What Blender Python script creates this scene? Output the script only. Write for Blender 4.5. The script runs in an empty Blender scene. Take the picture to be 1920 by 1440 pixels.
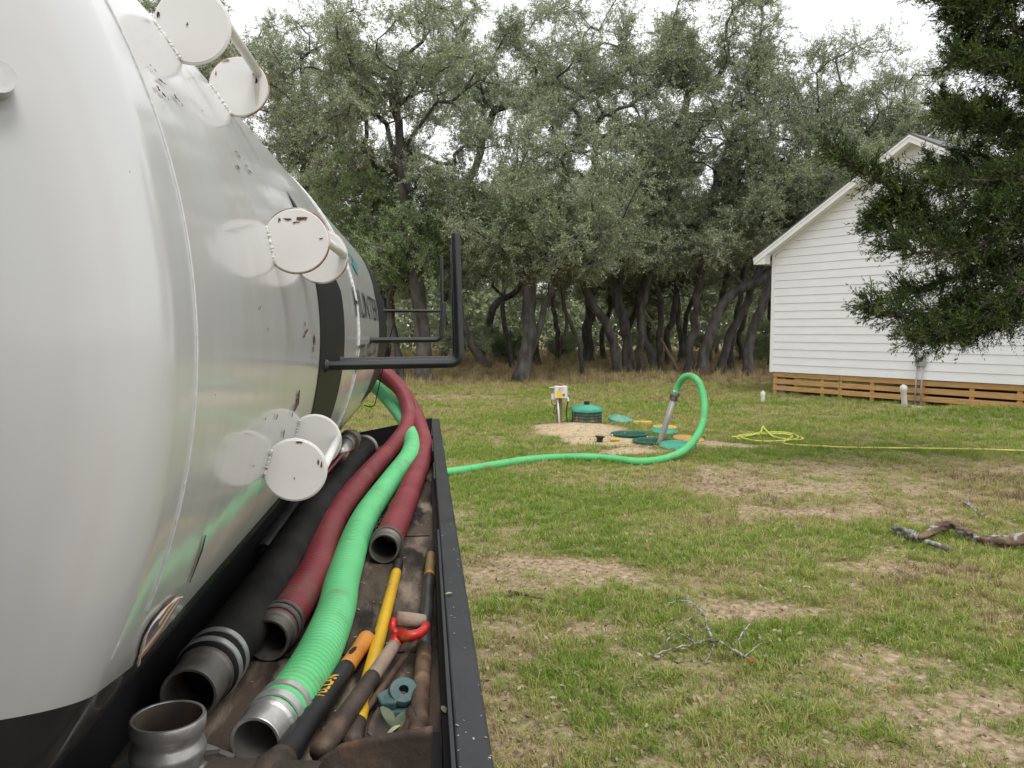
import bpy, bmesh, math, random
import numpy as np
from mathutils import Vector, Matrix

# ------------------------------------------------------------------ camera, sky, sun, exposure
S = bpy.context.scene
COL = S.collection
CH = 1.75                                   # lens height above the grass
PITCH, YAW = math.radians(4.043), math.radians(6.429)
FPX = 1443.0                                # focal length in photograph pixels (1920 wide)
cam_d = bpy.data.cameras.new('camera')
cam_d.sensor_width = 36.0
cam_d.lens = 36.0 * FPX / 1920.0
cam_d.clip_start = 0.02
cam_d.clip_end = 2000.0
cam = bpy.data.objects.new('camera', cam_d)
COL.objects.link(cam)
cam.location = (0, 0, CH)
cam.rotation_euler = (math.pi / 2 - PITCH, 0, -YAW)
S.camera = cam

SUN_EL, SUN_AZ = math.radians(60), math.radians(160)     # azimuth clockwise from +Y: high, behind the lens and a little right
W = bpy.data.worlds.new('World')
S.world = W
W.use_nodes = True
nt = W.node_tree
for n in list(nt.nodes):
    nt.nodes.remove(n)
wo = nt.nodes.new('ShaderNodeOutputWorld')
bg = nt.nodes.new('ShaderNodeBackground')
sky = nt.nodes.new('ShaderNodeTexSky')
sky.sky_type = 'NISHITA'
sky.sun_disc = False
sky.sun_elevation = SUN_EL
sky.sun_rotation = SUN_AZ
sky.air_density = 1.0
sky.dust_density = 3.0
hs = nt.nodes.new('ShaderNodeHueSaturation')
hs.inputs['Saturation'].default_value = 0.12
tcw = nt.nodes.new('ShaderNodeTexCoord')
mpw = nt.nodes.new('ShaderNodeMapping')
mpw.inputs['Scale'].default_value = (1.0, 1.0, 2.6)
nzw = nt.nodes.new('ShaderNodeTexNoise')
nzw.inputs['Scale'].default_value = 2.2
nzw.inputs['Detail'].default_value = 5.0
crw = nt.nodes.new('ShaderNodeValToRGB')
crw.color_ramp.elements[0].position = 0.30
crw.color_ramp.elements[0].color = (9.4, 9.5, 9.8, 1)
crw.color_ramp.elements[1].position = 0.72
crw.color_ramp.elements[1].color = (11.6, 11.6, 11.6, 1)
mxw = nt.nodes.new('ShaderNodeMix')
mxw.data_type = 'RGBA'
mxw.inputs[0].default_value = 0.85
nt.links.new(sky.outputs[0], hs.inputs['Color'])
nt.links.new(tcw.outputs['Generated'], mpw.inputs[0])
nt.links.new(mpw.outputs[0], nzw.inputs['Vector'])
nt.links.new(nzw.outputs['Fac'], crw.inputs[0])
nt.links.new(hs.outputs[0], mxw.inputs[6])
nt.links.new(crw.outputs[0], mxw.inputs[7])
nt.links.new(mxw.outputs[2], bg.inputs['Color'])
bg.inputs['Strength'].default_value = 0.100
nt.links.new(bg.outputs[0], wo.inputs['Surface'])

sun_d = bpy.data.lights.new('sun', 'SUN')
sun_d.energy = 1.45
sun_d.angle = math.radians(22)
sun_d.color = (1.0, 0.975, 0.935)
sun = bpy.data.objects.new('sun', sun_d)
COL.objects.link(sun)
sun.rotation_euler = (math.pi / 2 - SUN_EL, 0, math.pi - SUN_AZ)
# light travels from azimuth SUN_AZ down to the scene
_sd = Vector((math.sin(SUN_AZ) * math.cos(SUN_EL), math.cos(SUN_AZ) * math.cos(SUN_EL), math.sin(SUN_EL)))
sun.rotation_euler = _sd.to_track_quat('Z', 'Y').to_euler()

S.view_settings.view_transform = 'Standard'
S.view_settings.look = 'None'
S.view_settings.exposure = 0.38
S.view_settings.gamma = 1.0
S.view_settings.use_curve_mapping = False
S.cycles.max_bounces = 5
S.cycles.diffuse_bounces = 3
S.cycles.glossy_bounces = 3
S.cycles.transmission_bounces = 2
S.cycles.use_adaptive_sampling = True
S.cycles.adaptive_threshold = 0.02

# ------------------------------------------------------------------ survey helpers (pixel of the photograph -> place)
FW = np.array([math.sin(YAW) * math.cos(PITCH), math.cos(YAW) * math.cos(PITCH), -math.sin(PITCH)])
RT = np.array([math.cos(YAW), -math.sin(YAW), 0.0])
UP = np.cross(RT, FW)
C0 = np.array([0.0, 0.0, CH])


def ray(px, py):
    return FW + RT * (px - 960.0) / FPX + UP * (720.0 - py) / FPX


def U(px, py, z=0.0):
    d = ray(px, py)
    return C0 + d * ((z - CH) / d[2])


def D(px, py, Y):
    d = ray(px, py)
    return C0 + d * (Y / d[1])


def V3(a):
    return np.array([float(a[0]), float(a[1]), float(a[2])])


# ------------------------------------------------------------------ mesh helpers
class MB:
    def __init__(self):
        self.v = []
        self.f = []
        self.n = 0

    def add(self, V, F):
        V = np.asarray(V, float).reshape(-1, 3)
        self.v.append(V)
        b = self.n
        self.f.extend([tuple(int(i) + b for i in f) for f in F])
        self.n += len(V)
        return self

    def get(self):
        return np.concatenate(self.v), self.f


def setprops(o, label=None, cat=None, group=None, kind=None):
    if label:
        o['label'] = label
    if cat:
        o['category'] = cat
    if group:
        o['group'] = group
    if kind:
        o['kind'] = kind
    return o


def adopt(o, parent):
    if parent is not None:
        o.parent = parent
        if parent.type == 'EMPTY':
            o.matrix_parent_inverse = Matrix.Translation(-Vector(parent.location))


def mk(name, VF, mat, parent=None, smooth=False, auto=None, **kw):
    if isinstance(VF, MB):
        VF = VF.get()
    V, F = VF
    me = bpy.data.meshes.new(name)
    me.from_pydata([tuple(map(float, p)) for p in V], [], [tuple(map(int, f)) for f in F])
    me.materials.append(mat)
    if smooth:
        me.polygons.foreach_set('use_smooth', [True] * len(me.polygons))
    me.update()
    if auto is not None:
        me.polygons.foreach_set('use_smooth', [True] * len(me.polygons))
        me.set_sharp_from_angle(angle=math.radians(auto))
    o = bpy.data.objects.new(name, me)
    COL.objects.link(o)
    adopt(o, parent)
    setprops(o, **kw)
    return o


def thing(name, loc, label, cat, group=None):
    o = bpy.data.objects.new(name, None)
    o.empty_display_size = 0.1
    COL.objects.link(o)
    o.location = tuple(float(c) for c in loc)
    return setprops(o, label, cat, group)


def norm(v):
    v = np.asarray(v, float)
    return v / (np.linalg.norm(v) + 1e-12)


def spline(P, step):
    """Catmull-Rom through P, resampled at even steps."""
    P = np.asarray(P, float)
    Q = np.vstack([2 * P[0] - P[1], P, 2 * P[-1] - P[-2]])
    out = []
    for i in range(1, len(Q) - 2):
        t = np.linspace(0, 1, 24, endpoint=False)[:, None]
        a, b, c, d = Q[i - 1], Q[i], Q[i + 1], Q[i + 2]
        out.append(0.5 * (2 * b + (c - a) * t + (2 * a - 5 * b + 4 * c - d) * t ** 2 + (3 * b - a - 3 * c + d) * t ** 3))
    out.append(P[-1:])
    C = np.vstack(out)
    L = np.concatenate([[0], np.cumsum(np.linalg.norm(np.diff(C, axis=0), axis=1))])
    n = max(2, int(round(L[-1] / step)) + 1)
    s = np.linspace(0, L[-1], n)
    return np.stack([np.interp(s, L, C[:, k]) for k in range(3)], 1), s


def frames(P):
    T = np.gradient(P, axis=0)
    T /= np.linalg.norm(T, axis=1)[:, None] + 1e-12
    N = np.zeros_like(P)
    a = np.array([0, 0, 1.0]) if abs(T[0][2]) < 0.9 else np.array([1.0, 0, 0])
    n = norm(a - T[0] * np.dot(a, T[0]))
    for i in range(len(P)):
        n = n - T[i] * np.dot(n, T[i])
        n /= np.linalg.norm(n) + 1e-12
        N[i] = n
    return T, N, np.cross(T, N)


def tube(P, R, sides=12, caps=True):
    P = np.asarray(P, float)
    R = np.broadcast_to(np.asarray(R, float), (len(P),))
    T, N, B = frames(P)
    a = np.linspace(0, 2 * np.pi, sides, endpoint=False)
    V = P[:, None] + R[:, None, None] * (np.cos(a)[None, :, None] * N[:, None] + np.sin(a)[None, :, None] * B[:, None])
    n = len(P)
    i = np.arange(n - 1)[:, None] * sides
    j = np.arange(sides)[None]
    k = (j + 1) % sides
    F = np.stack([i + j, i + k, i + sides + k, i + sides + j], -1).reshape(-1, 4).tolist()
    if caps:
        F.append(list(range(sides))[::-1])
        F.append(list(range((n - 1) * sides, n * sides)))
    return V.reshape(-1, 3), F


def lathe(prof, org, axis, sides=32, ref=None, close=False):
    """prof: list of (radius, distance along axis)."""
    axis = norm(axis)
    org = np.asarray(org, float)
    r0 = np.array([0, 0, 1.0]) if abs(axis[2]) < 0.9 else np.array([1.0, 0, 0])
    if ref is not None:
        r0 = np.asarray(ref, float)
    n = norm(r0 - axis * np.dot(r0, axis))
    b = np.cross(axis, n)
    a = np.linspace(0, 2 * np.pi, sides, endpoint=False)
    V = []
    for r, t in prof:
        V.append(org + axis * t + max(r, 1e-5) * (np.cos(a)[:, None] * n + np.sin(a)[:, None] * b))
    V = np.concatenate(V)
    F = []
    m = len(prof)
    for i in range(m - 1 + (1 if close else 0)):
        i2 = (i + 1) % m
        for j in range(sides):
            k = (j + 1) % sides
            F.append((i * sides + j, i2 * sides + j, i2 * sides + k, i * sides + k))
    return V, F


def box(c, s, ax=None):
    """centre, full sizes, optional 3 axes"""
    c = np.asarray(c, float)
    h = np.asarray(s, float) / 2
    ax = np.eye(3) if ax is None else np.asarray(ax, float)
    V = [c + ax[0] * h[0] * i + ax[1] * h[1] * j + ax[2] * h[2] * k for i in (-1, 1) for j in (-1, 1) for k in (-1, 1)]
    F = [(0, 1, 3, 2), (4, 6, 7, 5), (0, 4, 5, 1), (2, 3, 7, 6), (0, 2, 6, 4), (1, 5, 7, 3)]
    return np.array(V), F


def bevel(o, w, seg=2):
    m = o.modifiers.new('bevel', 'BEVEL')
    m.width = w
    m.segments = seg
    m.limit_method = 'ANGLE'
    m.harden_normals = False
    return o


def prism(poly, t, nrm):
    poly = np.asarray(poly, float)
    nrm = norm(nrm) * t
    n = len(poly)
    V = np.vstack([poly, poly + nrm])
    F = [tuple(range(n))[::-1], tuple(range(n, 2 * n))]
    F += [(i, (i + 1) % n, n + (i + 1) % n, n + i) for i in range(n)]
    return V, F


# 2-D value noise used for the lie of the land and where grass grows
def _hash(ix, iy, seed):
    h = (ix.astype(np.int64) * 374761393 + iy.astype(np.int64) * 668265263 + seed * 974634777) & 0x7fffffff
    h = ((h ^ (h >> 13)) * 1274126177) & 0x7fffffff
    return ((h ^ (h >> 16)) & 0xffff) / 65535.0


def vnoise(x, y, seed=0):
    ix, iy = np.floor(x), np.floor(y)
    fx, fy = x - ix, y - iy
    fx, fy = fx * fx * (3 - 2 * fx), fy * fy * (3 - 2 * fy)
    a, b = _hash(ix, iy, seed), _hash(ix + 1, iy, seed)
    c, d = _hash(ix, iy + 1, seed), _hash(ix + 1, iy + 1, seed)
    return (a * (1 - fx) + b * fx) * (1 - fy) + (c * (1 - fx) + d * fx) * fy


def fbm(x, y, seed=0, oct=4):
    s, a, t = 0, 1.0, 0
    for o in range(oct):
        s = s + a * vnoise(x * 2 ** o, y * 2 ** o, seed + o)
        t += a
        a *= 0.55
    return s / t


# ------------------------------------------------------------------ materials
def mat(name, c1, c2=None, rough=0.6, metal=0.0, scale=6.0, detail=4.0, lo=0.35, hi=0.65, bump=0.0, bscale=None,
        coat=0.0, spec=0.5, c3=None, c3scale=30.0, c3lo=0.6, c3hi=0.66, stretch=None, rvar=0.0, coords='Object'):
    m = bpy.data.materials.new(name)
    m.use_nodes = True
    t = m.node_tree
    p = t.nodes['Principled BSDF']
    p.inputs['Base Color'].default_value = (*c1, 1)
    p.inputs['Roughness'].default_value = rough
    p.inputs['Metallic'].default_value = metal
    p.inputs['Specular IOR Level'].default_value = spec
    p.inputs['Coat Weight'].default_value = coat
    p.inputs['Coat Roughness'].default_value = 0.12
    tc = t.nodes.new('ShaderNodeTexCoord')
    src = tc.outputs[coords]
    if stretch:
        mp = t.nodes.new('ShaderNodeMapping')
        mp.inputs['Scale'].default_value = stretch
        t.links.new(src, mp.inputs[0])
        src = mp.outputs[0]
    col = None
    if c2 is not None:
        nz = t.nodes.new('ShaderNodeTexNoise')
        nz.inputs['Scale'].default_value = scale
        nz.inputs['Detail'].default_value = detail
        t.links.new(src, nz.inputs['Vector'])
        cr = t.nodes.new('ShaderNodeValToRGB')
        cr.color_ramp.elements[0].position = lo
        cr.color_ramp.elements[0].color = (*c1, 1)
        cr.color_ramp.elements[1].position = hi
        cr.color_ramp.elements[1].color = (*c2, 1)
        t.links.new(nz.outputs['Fac'], cr.inputs[0])
        col = cr.outputs[0]
        if rvar:
            mr = t.nodes.new('ShaderNodeMapRange')
            mr.inputs['To Min'].default_value = rough - rvar
            mr.inputs['To Max'].default_value = rough + rvar
            t.links.new(nz.outputs['Fac'], mr.inputs['Value'])
            t.links.new(mr.outputs[0], p.inputs['Roughness'])
    if c3 is not None:
        n3 = t.nodes.new('ShaderNodeTexNoise')
        n3.inputs['Scale'].default_value = c3scale
        n3.inputs['Detail'].default_value = 5.0
        t.links.new(src, n3.inputs['Vector'])
        r3 = t.nodes.new('ShaderNodeMapRange')
        r3.inputs['From Min'].default_value = c3lo
        r3.inputs['From Max'].default_value = c3hi
        t.links.new(n3.outputs['Fac'], r3.inputs['Value'])
        mx = t.nodes.new('ShaderNodeMix')
        mx.data_type = 'RGBA'
        t.links.new(r3.outputs[0], mx.inputs[0])
        if col is None:
            mx.inputs[6].default_value = (*c1, 1)
        else:
            t.links.new(col, mx.inputs[6])
        mx.inputs[7].default_value = (*c3, 1)
        col = mx.outputs[2]
    if col is not None:
        t.links.new(col, p.inputs['Base Color'])
    if bump:
        nb = t.nodes.new('ShaderNodeTexNoise')
        nb.inputs['Scale'].default_value = bscale or scale * 4
        nb.inputs['Detail'].default_value = 6.0
        t.links.new(src, nb.inputs['Vector'])
        bp = t.nodes.new('ShaderNodeBump')
        bp.inputs['Strength'].default_value = bump
        bp.inputs['Distance'].default_value = 0.01
        t.links.new(nb.outputs['Fac'], bp.inputs['Height'])
        t.links.new(bp.outputs[0], p.inputs['Normal'])
    return m


def leafmat(name, ca, cb, attr_type='GEOMETRY', rough=0.45, trans=0.3, spec=0.4):
    """two-tone leaf or blade, tone from the attribute 'tint'"""
    m = bpy.data.materials.new(name)
    m.use_nodes = True
    t = m.node_tree
    p = t.nodes['Principled BSDF']
    out = t.nodes['Material Output']
    at = t.nodes.new('ShaderNodeAttribute')
    at.attribute_type = attr_type
    at.attribute_name = 'tint'
    cr = t.nodes.new('ShaderNodeValToRGB')
    n = len(ca) if isinstance(ca[0], (tuple, list)) else 0
    cols = list(ca) if n else [ca, cb]
    els = cr.color_ramp.elements
    while len(els) < len(cols):
        els.new(0.5)
    for i, c in enumerate(cols):
        els[i].position = i / (len(cols) - 1)
        els[i].color = (*c, 1)
    t.links.new(at.outputs['Fac'], cr.inputs[0])
    t.links.new(cr.outputs[0], p.inputs['Base Color'])
    p.inputs['Roughness'].default_value = rough
    p.inputs['Specular IOR Level'].default_value = spec
    tr = t.nodes.new('ShaderNodeBsdfTranslucent')
    t.links.new(cr.outputs[0], tr.inputs['Color'])
    mx = t.nodes.new('ShaderNodeMixShader')
    mx.inputs[0].default_value = trans
    t.links.new(p.outputs[0], mx.inputs[1])
    t.links.new(tr.outputs[0], mx.inputs[2])
    t.links.new(mx.outputs[0], out.inputs['Surface'])
    return m


M = {}
M['black_paint'] = mat('black paint', (0.012, 0.013, 0.016), (0.022, 0.023, 0.027), rough=0.38, scale=9, rvar=0.1,
                       c3=(0.45, 0.45, 0.44), c3scale=42, c3lo=0.735, c3hi=0.755, bump=0.05, bscale=60)
M['black_paint_matt'] = mat('matt black paint', (0.008, 0.008, 0.010), (0.014, 0.014, 0.016), spec=.25, rough=0.65, scale=5)
M['stripe'] = mat('black vinyl', (0.007, 0.007, 0.010), rough=0.5, spec=.25)
M['bed'] = mat('worn bed floor', (0.020, 0.016, 0.013), (0.105, 0.078, 0.058), rough=0.8, spec=.25, scale=4, detail=12, lo=0.43, hi=0.60,
               bump=0.35, bscale=60, c3=(0.27, 0.215, 0.165), c3scale=6, c3lo=0.53, c3hi=0.70, stretch=(3.0, 0.8, 1), rvar=0.15)
M['hose_red'] = mat('maroon hose', (0.185, 0.028, 0.036), (0.25, 0.05, 0.056), rough=0.46, scale=7, spec=0.4,
                    c3=(0.15, 0.095, 0.075), c3scale=11, c3lo=0.56, c3hi=0.74)
M['hose_green'] = mat('green hose', (0.12, 0.52, 0.20), (0.15, 0.58, 0.245), rough=0.42, scale=7, spec=0.4,
                      c3=(0.16, 0.28, 0.13), c3scale=10, c3lo=0.58, c3hi=0.78)
M['hose_green2'] = mat('yard hose green', (0.085, 0.44, 0.15), (0.11, 0.50, 0.18), rough=0.45, scale=5, spec=0.4,
                       c3=(0.17, 0.26, 0.12), c3scale=7, c3lo=0.56, c3hi=0.76)
M['rubber'] = mat('black rubber', (0.010, 0.0095, 0.009), (0.028, 0.025, 0.022), spec=.2, rough=0.7, scale=9, detail=8, lo=0.4, hi=0.75,
                  bump=0.25, bscale=50, c3=(0.15, 0.11, 0.07), c3scale=7, c3lo=0.66, c3hi=0.82)
M['alu'] = mat('cast aluminium', (0.58, 0.57, 0.55), (0.36, 0.345, 0.32), rough=0.38, metal=0.75, scale=9, detail=6, bump=0.12,
               bscale=70, rvar=0.1, c3=(0.10, 0.075, 0.055), c3scale=8, c3lo=0.60, c3hi=0.80)
M['dirty_alu'] = mat('dirty aluminium', (0.23, 0.22, 0.20), (0.085, 0.07, 0.055), rough=0.55, metal=0.6, scale=11, detail=6, bump=0.2,
                     bscale=60, c3=(0.07, 0.045, 0.03), c3scale=6, c3lo=0.52, c3hi=0.75)
M['steel'] = mat('clamp steel', (0.72, 0.72, 0.70), (0.50, 0.49, 0.46), rough=0.38, metal=0.75, scale=20)
M['bore'] = mat('dirty bore', (0.035, 0.027, 0.021), (0.09, 0.062, 0.042), rough=.7, scale=12)  # dark brown mottle on the coupling's inner wall
M['stain'] = mat('rust stain', (0.56, 0.56, 0.545), (0.53, 0.505, 0.455), rough=.45, scale=40)
M['streak'] = mat('rust streak', (0.60, 0.56, 0.49), (0.50, 0.40, 0.28), rough=.6, scale=50)
M['galv'] = mat('grey pipe', (0.30, 0.29, 0.275), (0.21, 0.195, 0.175), rough=0.5, metal=0.35, scale=8, stretch=(1, 1, .3))
M['rust'] = mat('rust', (0.15, 0.055, 0.02), (0.06, 0.022, 0.012), rough=0.85, scale=60, bump=0.3)
M['brown_steel'] = mat('rusty brown shovel steel', (0.042, 0.033, 0.027), (0.095, 0.070, 0.054), spec=.35, rough=0.55, metal=0.25, scale=9, detail=8,
                       bump=0.3, bscale=50, c3=(0.17, 0.105, 0.068), c3scale=13, c3lo=0.55, c3hi=0.75)
M['wood_old'] = mat('weathered wood', (0.24, 0.17, 0.12), (0.33, 0.26, 0.2), rough=0.75, scale=14, stretch=(1, 1, 1), bump=0.25,
                    bscale=90, c3=(0.16, 0.07, 0.07), c3scale=10, c3lo=0.55, c3hi=0.75)
M['wood_dark'] = mat('dark muddy wood', (0.05, 0.030, 0.020), (0.15, 0.095, 0.06), spec=.3, rough=0.6, scale=14, detail=7, bump=0.3, bscale=60,
                     c3=(0.25, 0.165, 0.11), c3scale=16, c3lo=0.54, c3hi=0.68)
M['yellow'] = mat('yellow fibreglass', (0.72, 0.44, 0.012), (0.62, 0.36, 0.015), rough=0.4, scale=9, c3=(0.25, 0.14, 0.03), c3scale=25,
                  c3lo=0.66, c3hi=0.74)
M['orange_grip'] = mat('orange grip', (0.60, 0.24, 0.03), (0.47, 0.17, 0.025), rough=0.5, scale=15, c3=(0.2, 0.08, 0.03), c3scale=30, c3lo=0.6,
                       c3hi=0.72)
M['grip_black'] = mat('black grip', (0.012, 0.012, 0.013), (0.022, 0.022, 0.023), spec=.3, rough=0.5, scale=12)
M['handle_grey'] = mat('worn dark handle', (0.022, 0.023, 0.026), (0.11, 0.105, 0.10), rough=0.4, scale=10, detail=8, stretch=(2, .5, 1), lo=.45, hi=.75)
M['tan_end'] = mat('brass coloured end', (0.28, 0.19, 0.07), (0.2, 0.13, 0.05), rough=0.5, scale=20)
M['red_paint'] = mat('red handle paint', (0.52, 0.02, 0.015), (0.42, 0.02, 0.015), rough=0.35, scale=15, c3=(0.45, 0.2, 0.05), c3scale=12,
                     c3lo=0.6, c3hi=0.7)
M['teal_cast'] = mat('teal painted casting', (0.035, 0.085, 0.088), (0.055, 0.12, 0.12), rough=0.5, scale=25, bump=0.15, c3=(0.16, 0.17, 0.16),
                     c3scale=15, c3lo=0.6, c3hi=0.75)
M['lid_green'] = mat('green polyethylene', (0.035, 0.28, 0.185), (0.05, 0.34, 0.225), rough=0.45, scale=6, c3=(0.25, 0.33, 0.22), c3scale=5,
                     c3lo=0.56, c3hi=0.8)
M['lid_dusty'] = mat('dusty green lid', (0.06, 0.27, 0.18), (0.25, 0.36, 0.27), rough=0.6, scale=4, lo=.45, hi=.75)
M['riser_in'] = mat('riser wall green', (0.015, 0.12, 0.075), (0.02, 0.09, 0.06), rough=0.55, scale=9)
M['riser_body'] = mat('ribbed riser', (0.05, 0.10, 0.07), (0.24, 0.16, 0.11), rough=0.7, scale=7, lo=.42, hi=.62)
M['tan_lid'] = mat('tan foam lid', (0.50, 0.30, 0.09), (0.42, 0.22, 0.07), rough=0.8, scale=12, bump=.3, bscale=40)
M['yellow_foam'] = mat('yellow foam', (0.62, 0.44, 0.06), (0.52, 0.34, 0.06), rough=0.8, scale=10)
M['pvc'] = mat('white pvc', (0.74, 0.73, 0.68), (0.66, 0.64, 0.57), rough=0.4, scale=8)
M['white_box'] = mat('white enclosure', (0.66, 0.65, 0.60), (0.60, 0.59, 0.54), rough=0.45, scale=6)
M['sticker_yellow'] = mat('yellow sticker', (0.75, 0.50, 0.02), rough=0.5)
M['sticker_blue'] = mat('blue grey print', (0.25, 0.30, 0.48), (0.6, 0.62, 0.66), rough=0.5, scale=60, lo=.45, hi=.55)
M['sticker_dark'] = mat('dark print', (0.12, 0.10, 0.13), rough=0.5)
M['lamp_red'] = mat('red beacon', (0.35, 0.025, 0.02), rough=0.25)
M['cable'] = mat('black cable', (0.012, 0.012, 0.012), rough=0.5)
M['post'] = mat('treated post', (0.16, 0.13, 0.095), (0.22, 0.18, 0.13), rough=0.85, scale=9, stretch=(4, 4, .5), bump=.2)
M['conduit'] = mat('grey conduit', (0.45, 0.45, 0.44), (0.40, 0.40, 0.39), rough=0.5, scale=4)
M['meter_box'] = mat('grey box', (0.30, 0.31, 0.30), rough=0.5)
M['siding'] = mat('white siding', (0.86, 0.865, 0.875), (0.82, 0.825, 0.84), rough=0.55, scale=2.5, detail=5, bump=0.12, bscale=60,
                  stretch=(1, 1, 4))
M['trim'] = mat('white trim', (0.86, 0.86, 0.85), (0.81, 0.81, 0.79), rough=0.5, scale=3)
M['roof'] = mat('grey roof', (0.14, 0.14, 0.145), (0.10, 0.10, 0.105), rough=0.7, scale=8)
M['plank'] = mat('treated pine', (0.60, 0.36, 0.145), (0.47, 0.26, 0.092), rough=0.65, scale=3.2, detail=6, stretch=(1, 1, 9), bump=.15,
                 bscale=40, c3=(0.14, 0.055, 0.02), c3scale=5, c3lo=0.66, c3hi=0.74)
M['block'] = mat('concrete block', (0.30, 0.26, 0.21), (0.22, 0.19, 0.16), rough=0.9, scale=12, bump=.3)
M['dark_wall'] = mat('crawl space', (0.10, 0.085, 0.07), rough=0.9)  # dark tone painted in for the shade under the house
M['gravel'] = mat('white gravel', (0.62, 0.60, 0.55), (0.5, 0.48, 0.43), rough=0.85, scale=20)
M['bark'] = mat('oak bark', (0.036, 0.032, 0.028), (0.112, 0.103, 0.092), rough=0.9, scale=5, detail=8, stretch=(1, 1, .35), bump=0.7, bscale=22)
M['twig'] = mat('grey twig', (0.17, 0.158, 0.142), (0.30, 0.285, 0.26), rough=0.9, scale=4)
M['dead_pole'] = mat('dead branch', (0.26, 0.20, 0.15), (0.34, 0.27, 0.21), rough=0.9, scale=8)
M['cedar_bark'] = mat('cedar bark', (0.055, 0.042, 0.034), (0.11, 0.085, 0.068), rough=0.9, scale=9, stretch=(1, 1, .4), bump=.4)
M['lichen'] = mat('lichen bark', (0.11, 0.095, 0.078), (0.36, 0.37, 0.33), rough=0.95, scale=26, detail=8, lo=.42, hi=.6, bump=.6, bscale=50)
M['log'] = mat('weathered limb', (0.075, 0.047, 0.034), (0.21, 0.145, 0.105), rough=0.9, scale=9, detail=9, bump=.9, bscale=34, spec=.2,
               c3=(0.33, 0.33, 0.295), c3scale=11, c3lo=0.53, c3hi=0.62)
M['needle_orange'] = mat('rust coloured needles', (0.36, 0.11, 0.035), (0.26, 0.08, 0.03), rough=0.8, scale=40)
M['hose_yellow'] = mat('yellow green garden hose', (0.62, 0.66, 0.11), (0.55, 0.58, 0.09), rough=0.45, scale=3)
M['leaf_grey'] = mat('pale dry leaf', (0.42, 0.42, 0.27), (0.34, 0.36, 0.2), rough=0.7, scale=40)
M['grit'] = mat('pale grit', (0.42, 0.40, 0.36), (0.30, 0.27, 0.22), rough=.8, scale=30)
M['leaf_green'] = mat('green leaf', (0.05, 0.075, 0.035), (0.12, 0.14, 0.075), rough=0.5, scale=40)
M['tyre'] = mat('tyre rubber', (0.014, 0.014, 0.015), (0.03, 0.028, 0.026), rough=0.8, scale=12)
M['flag_red'] = mat('faded red stripe', (0.30, 0.10, 0.075), (0.40, 0.2, 0.16), rough=0.55, scale=60)
M['flag_white'] = mat('faded white stripe', (0.70, 0.66, 0.58), (0.62, 0.57, 0.50), rough=0.55, scale=60)
M['flag_blue'] = mat('faded blue field', (0.09, 0.08, 0.14), (0.17, 0.16, 0.22), rough=0.55, scale=120, lo=.5, hi=.6)
M['cab_white'] = mat('dark cab paint', (0.06, 0.065, 0.075), (0.05, 0.055, 0.06), rough=.35, scale=3)  # colour of the unseen cab, made dark to dim the tank end
M['dark_glass'] = mat('dark cab glass', (0.02, 0.022, 0.024), rough=.08)
M['teal_vinyl'] = mat('teal vinyl', (0.06, 0.24, 0.27), rough=0.4)
M['text_black'] = mat('black lettering', (0.02, 0.02, 0.022), rough=0.4)
M['text_yellow'] = mat('yellow lettering', (0.62, 0.36, 0.04), rough=0.5)
M['white_weld'] = mat('painted weld', (0.72, 0.72, 0.71), (0.60, 0.60, 0.58), rough=0.45, scale=60, bump=.4, bscale=120,
                      c3=(0.30, 0.14, 0.06), c3scale=18, c3lo=0.68, c3hi=0.76)
M['disc'] = mat('white painted plate', (0.70, 0.70, 0.68), (0.64, 0.635, 0.61), rough=0.42, scale=9,
                c3=(0.34, 0.20, 0.10), c3scale=13, c3lo=0.70, c3hi=0.84)
M['disc_rust'] = mat('rusted plate rim', (0.55, 0.50, 0.44), (0.20, 0.085, 0.035), rough=0.8, scale=22, lo=.42, hi=.58)

# tank paint: white gloss above the paint line, black below it
TR, TX, TZ, TY0, TY1 = 0.70, -0.92, 1.745, 0.774, 4.50
PAINT_Z = TZ - 0.50 * TR


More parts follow.
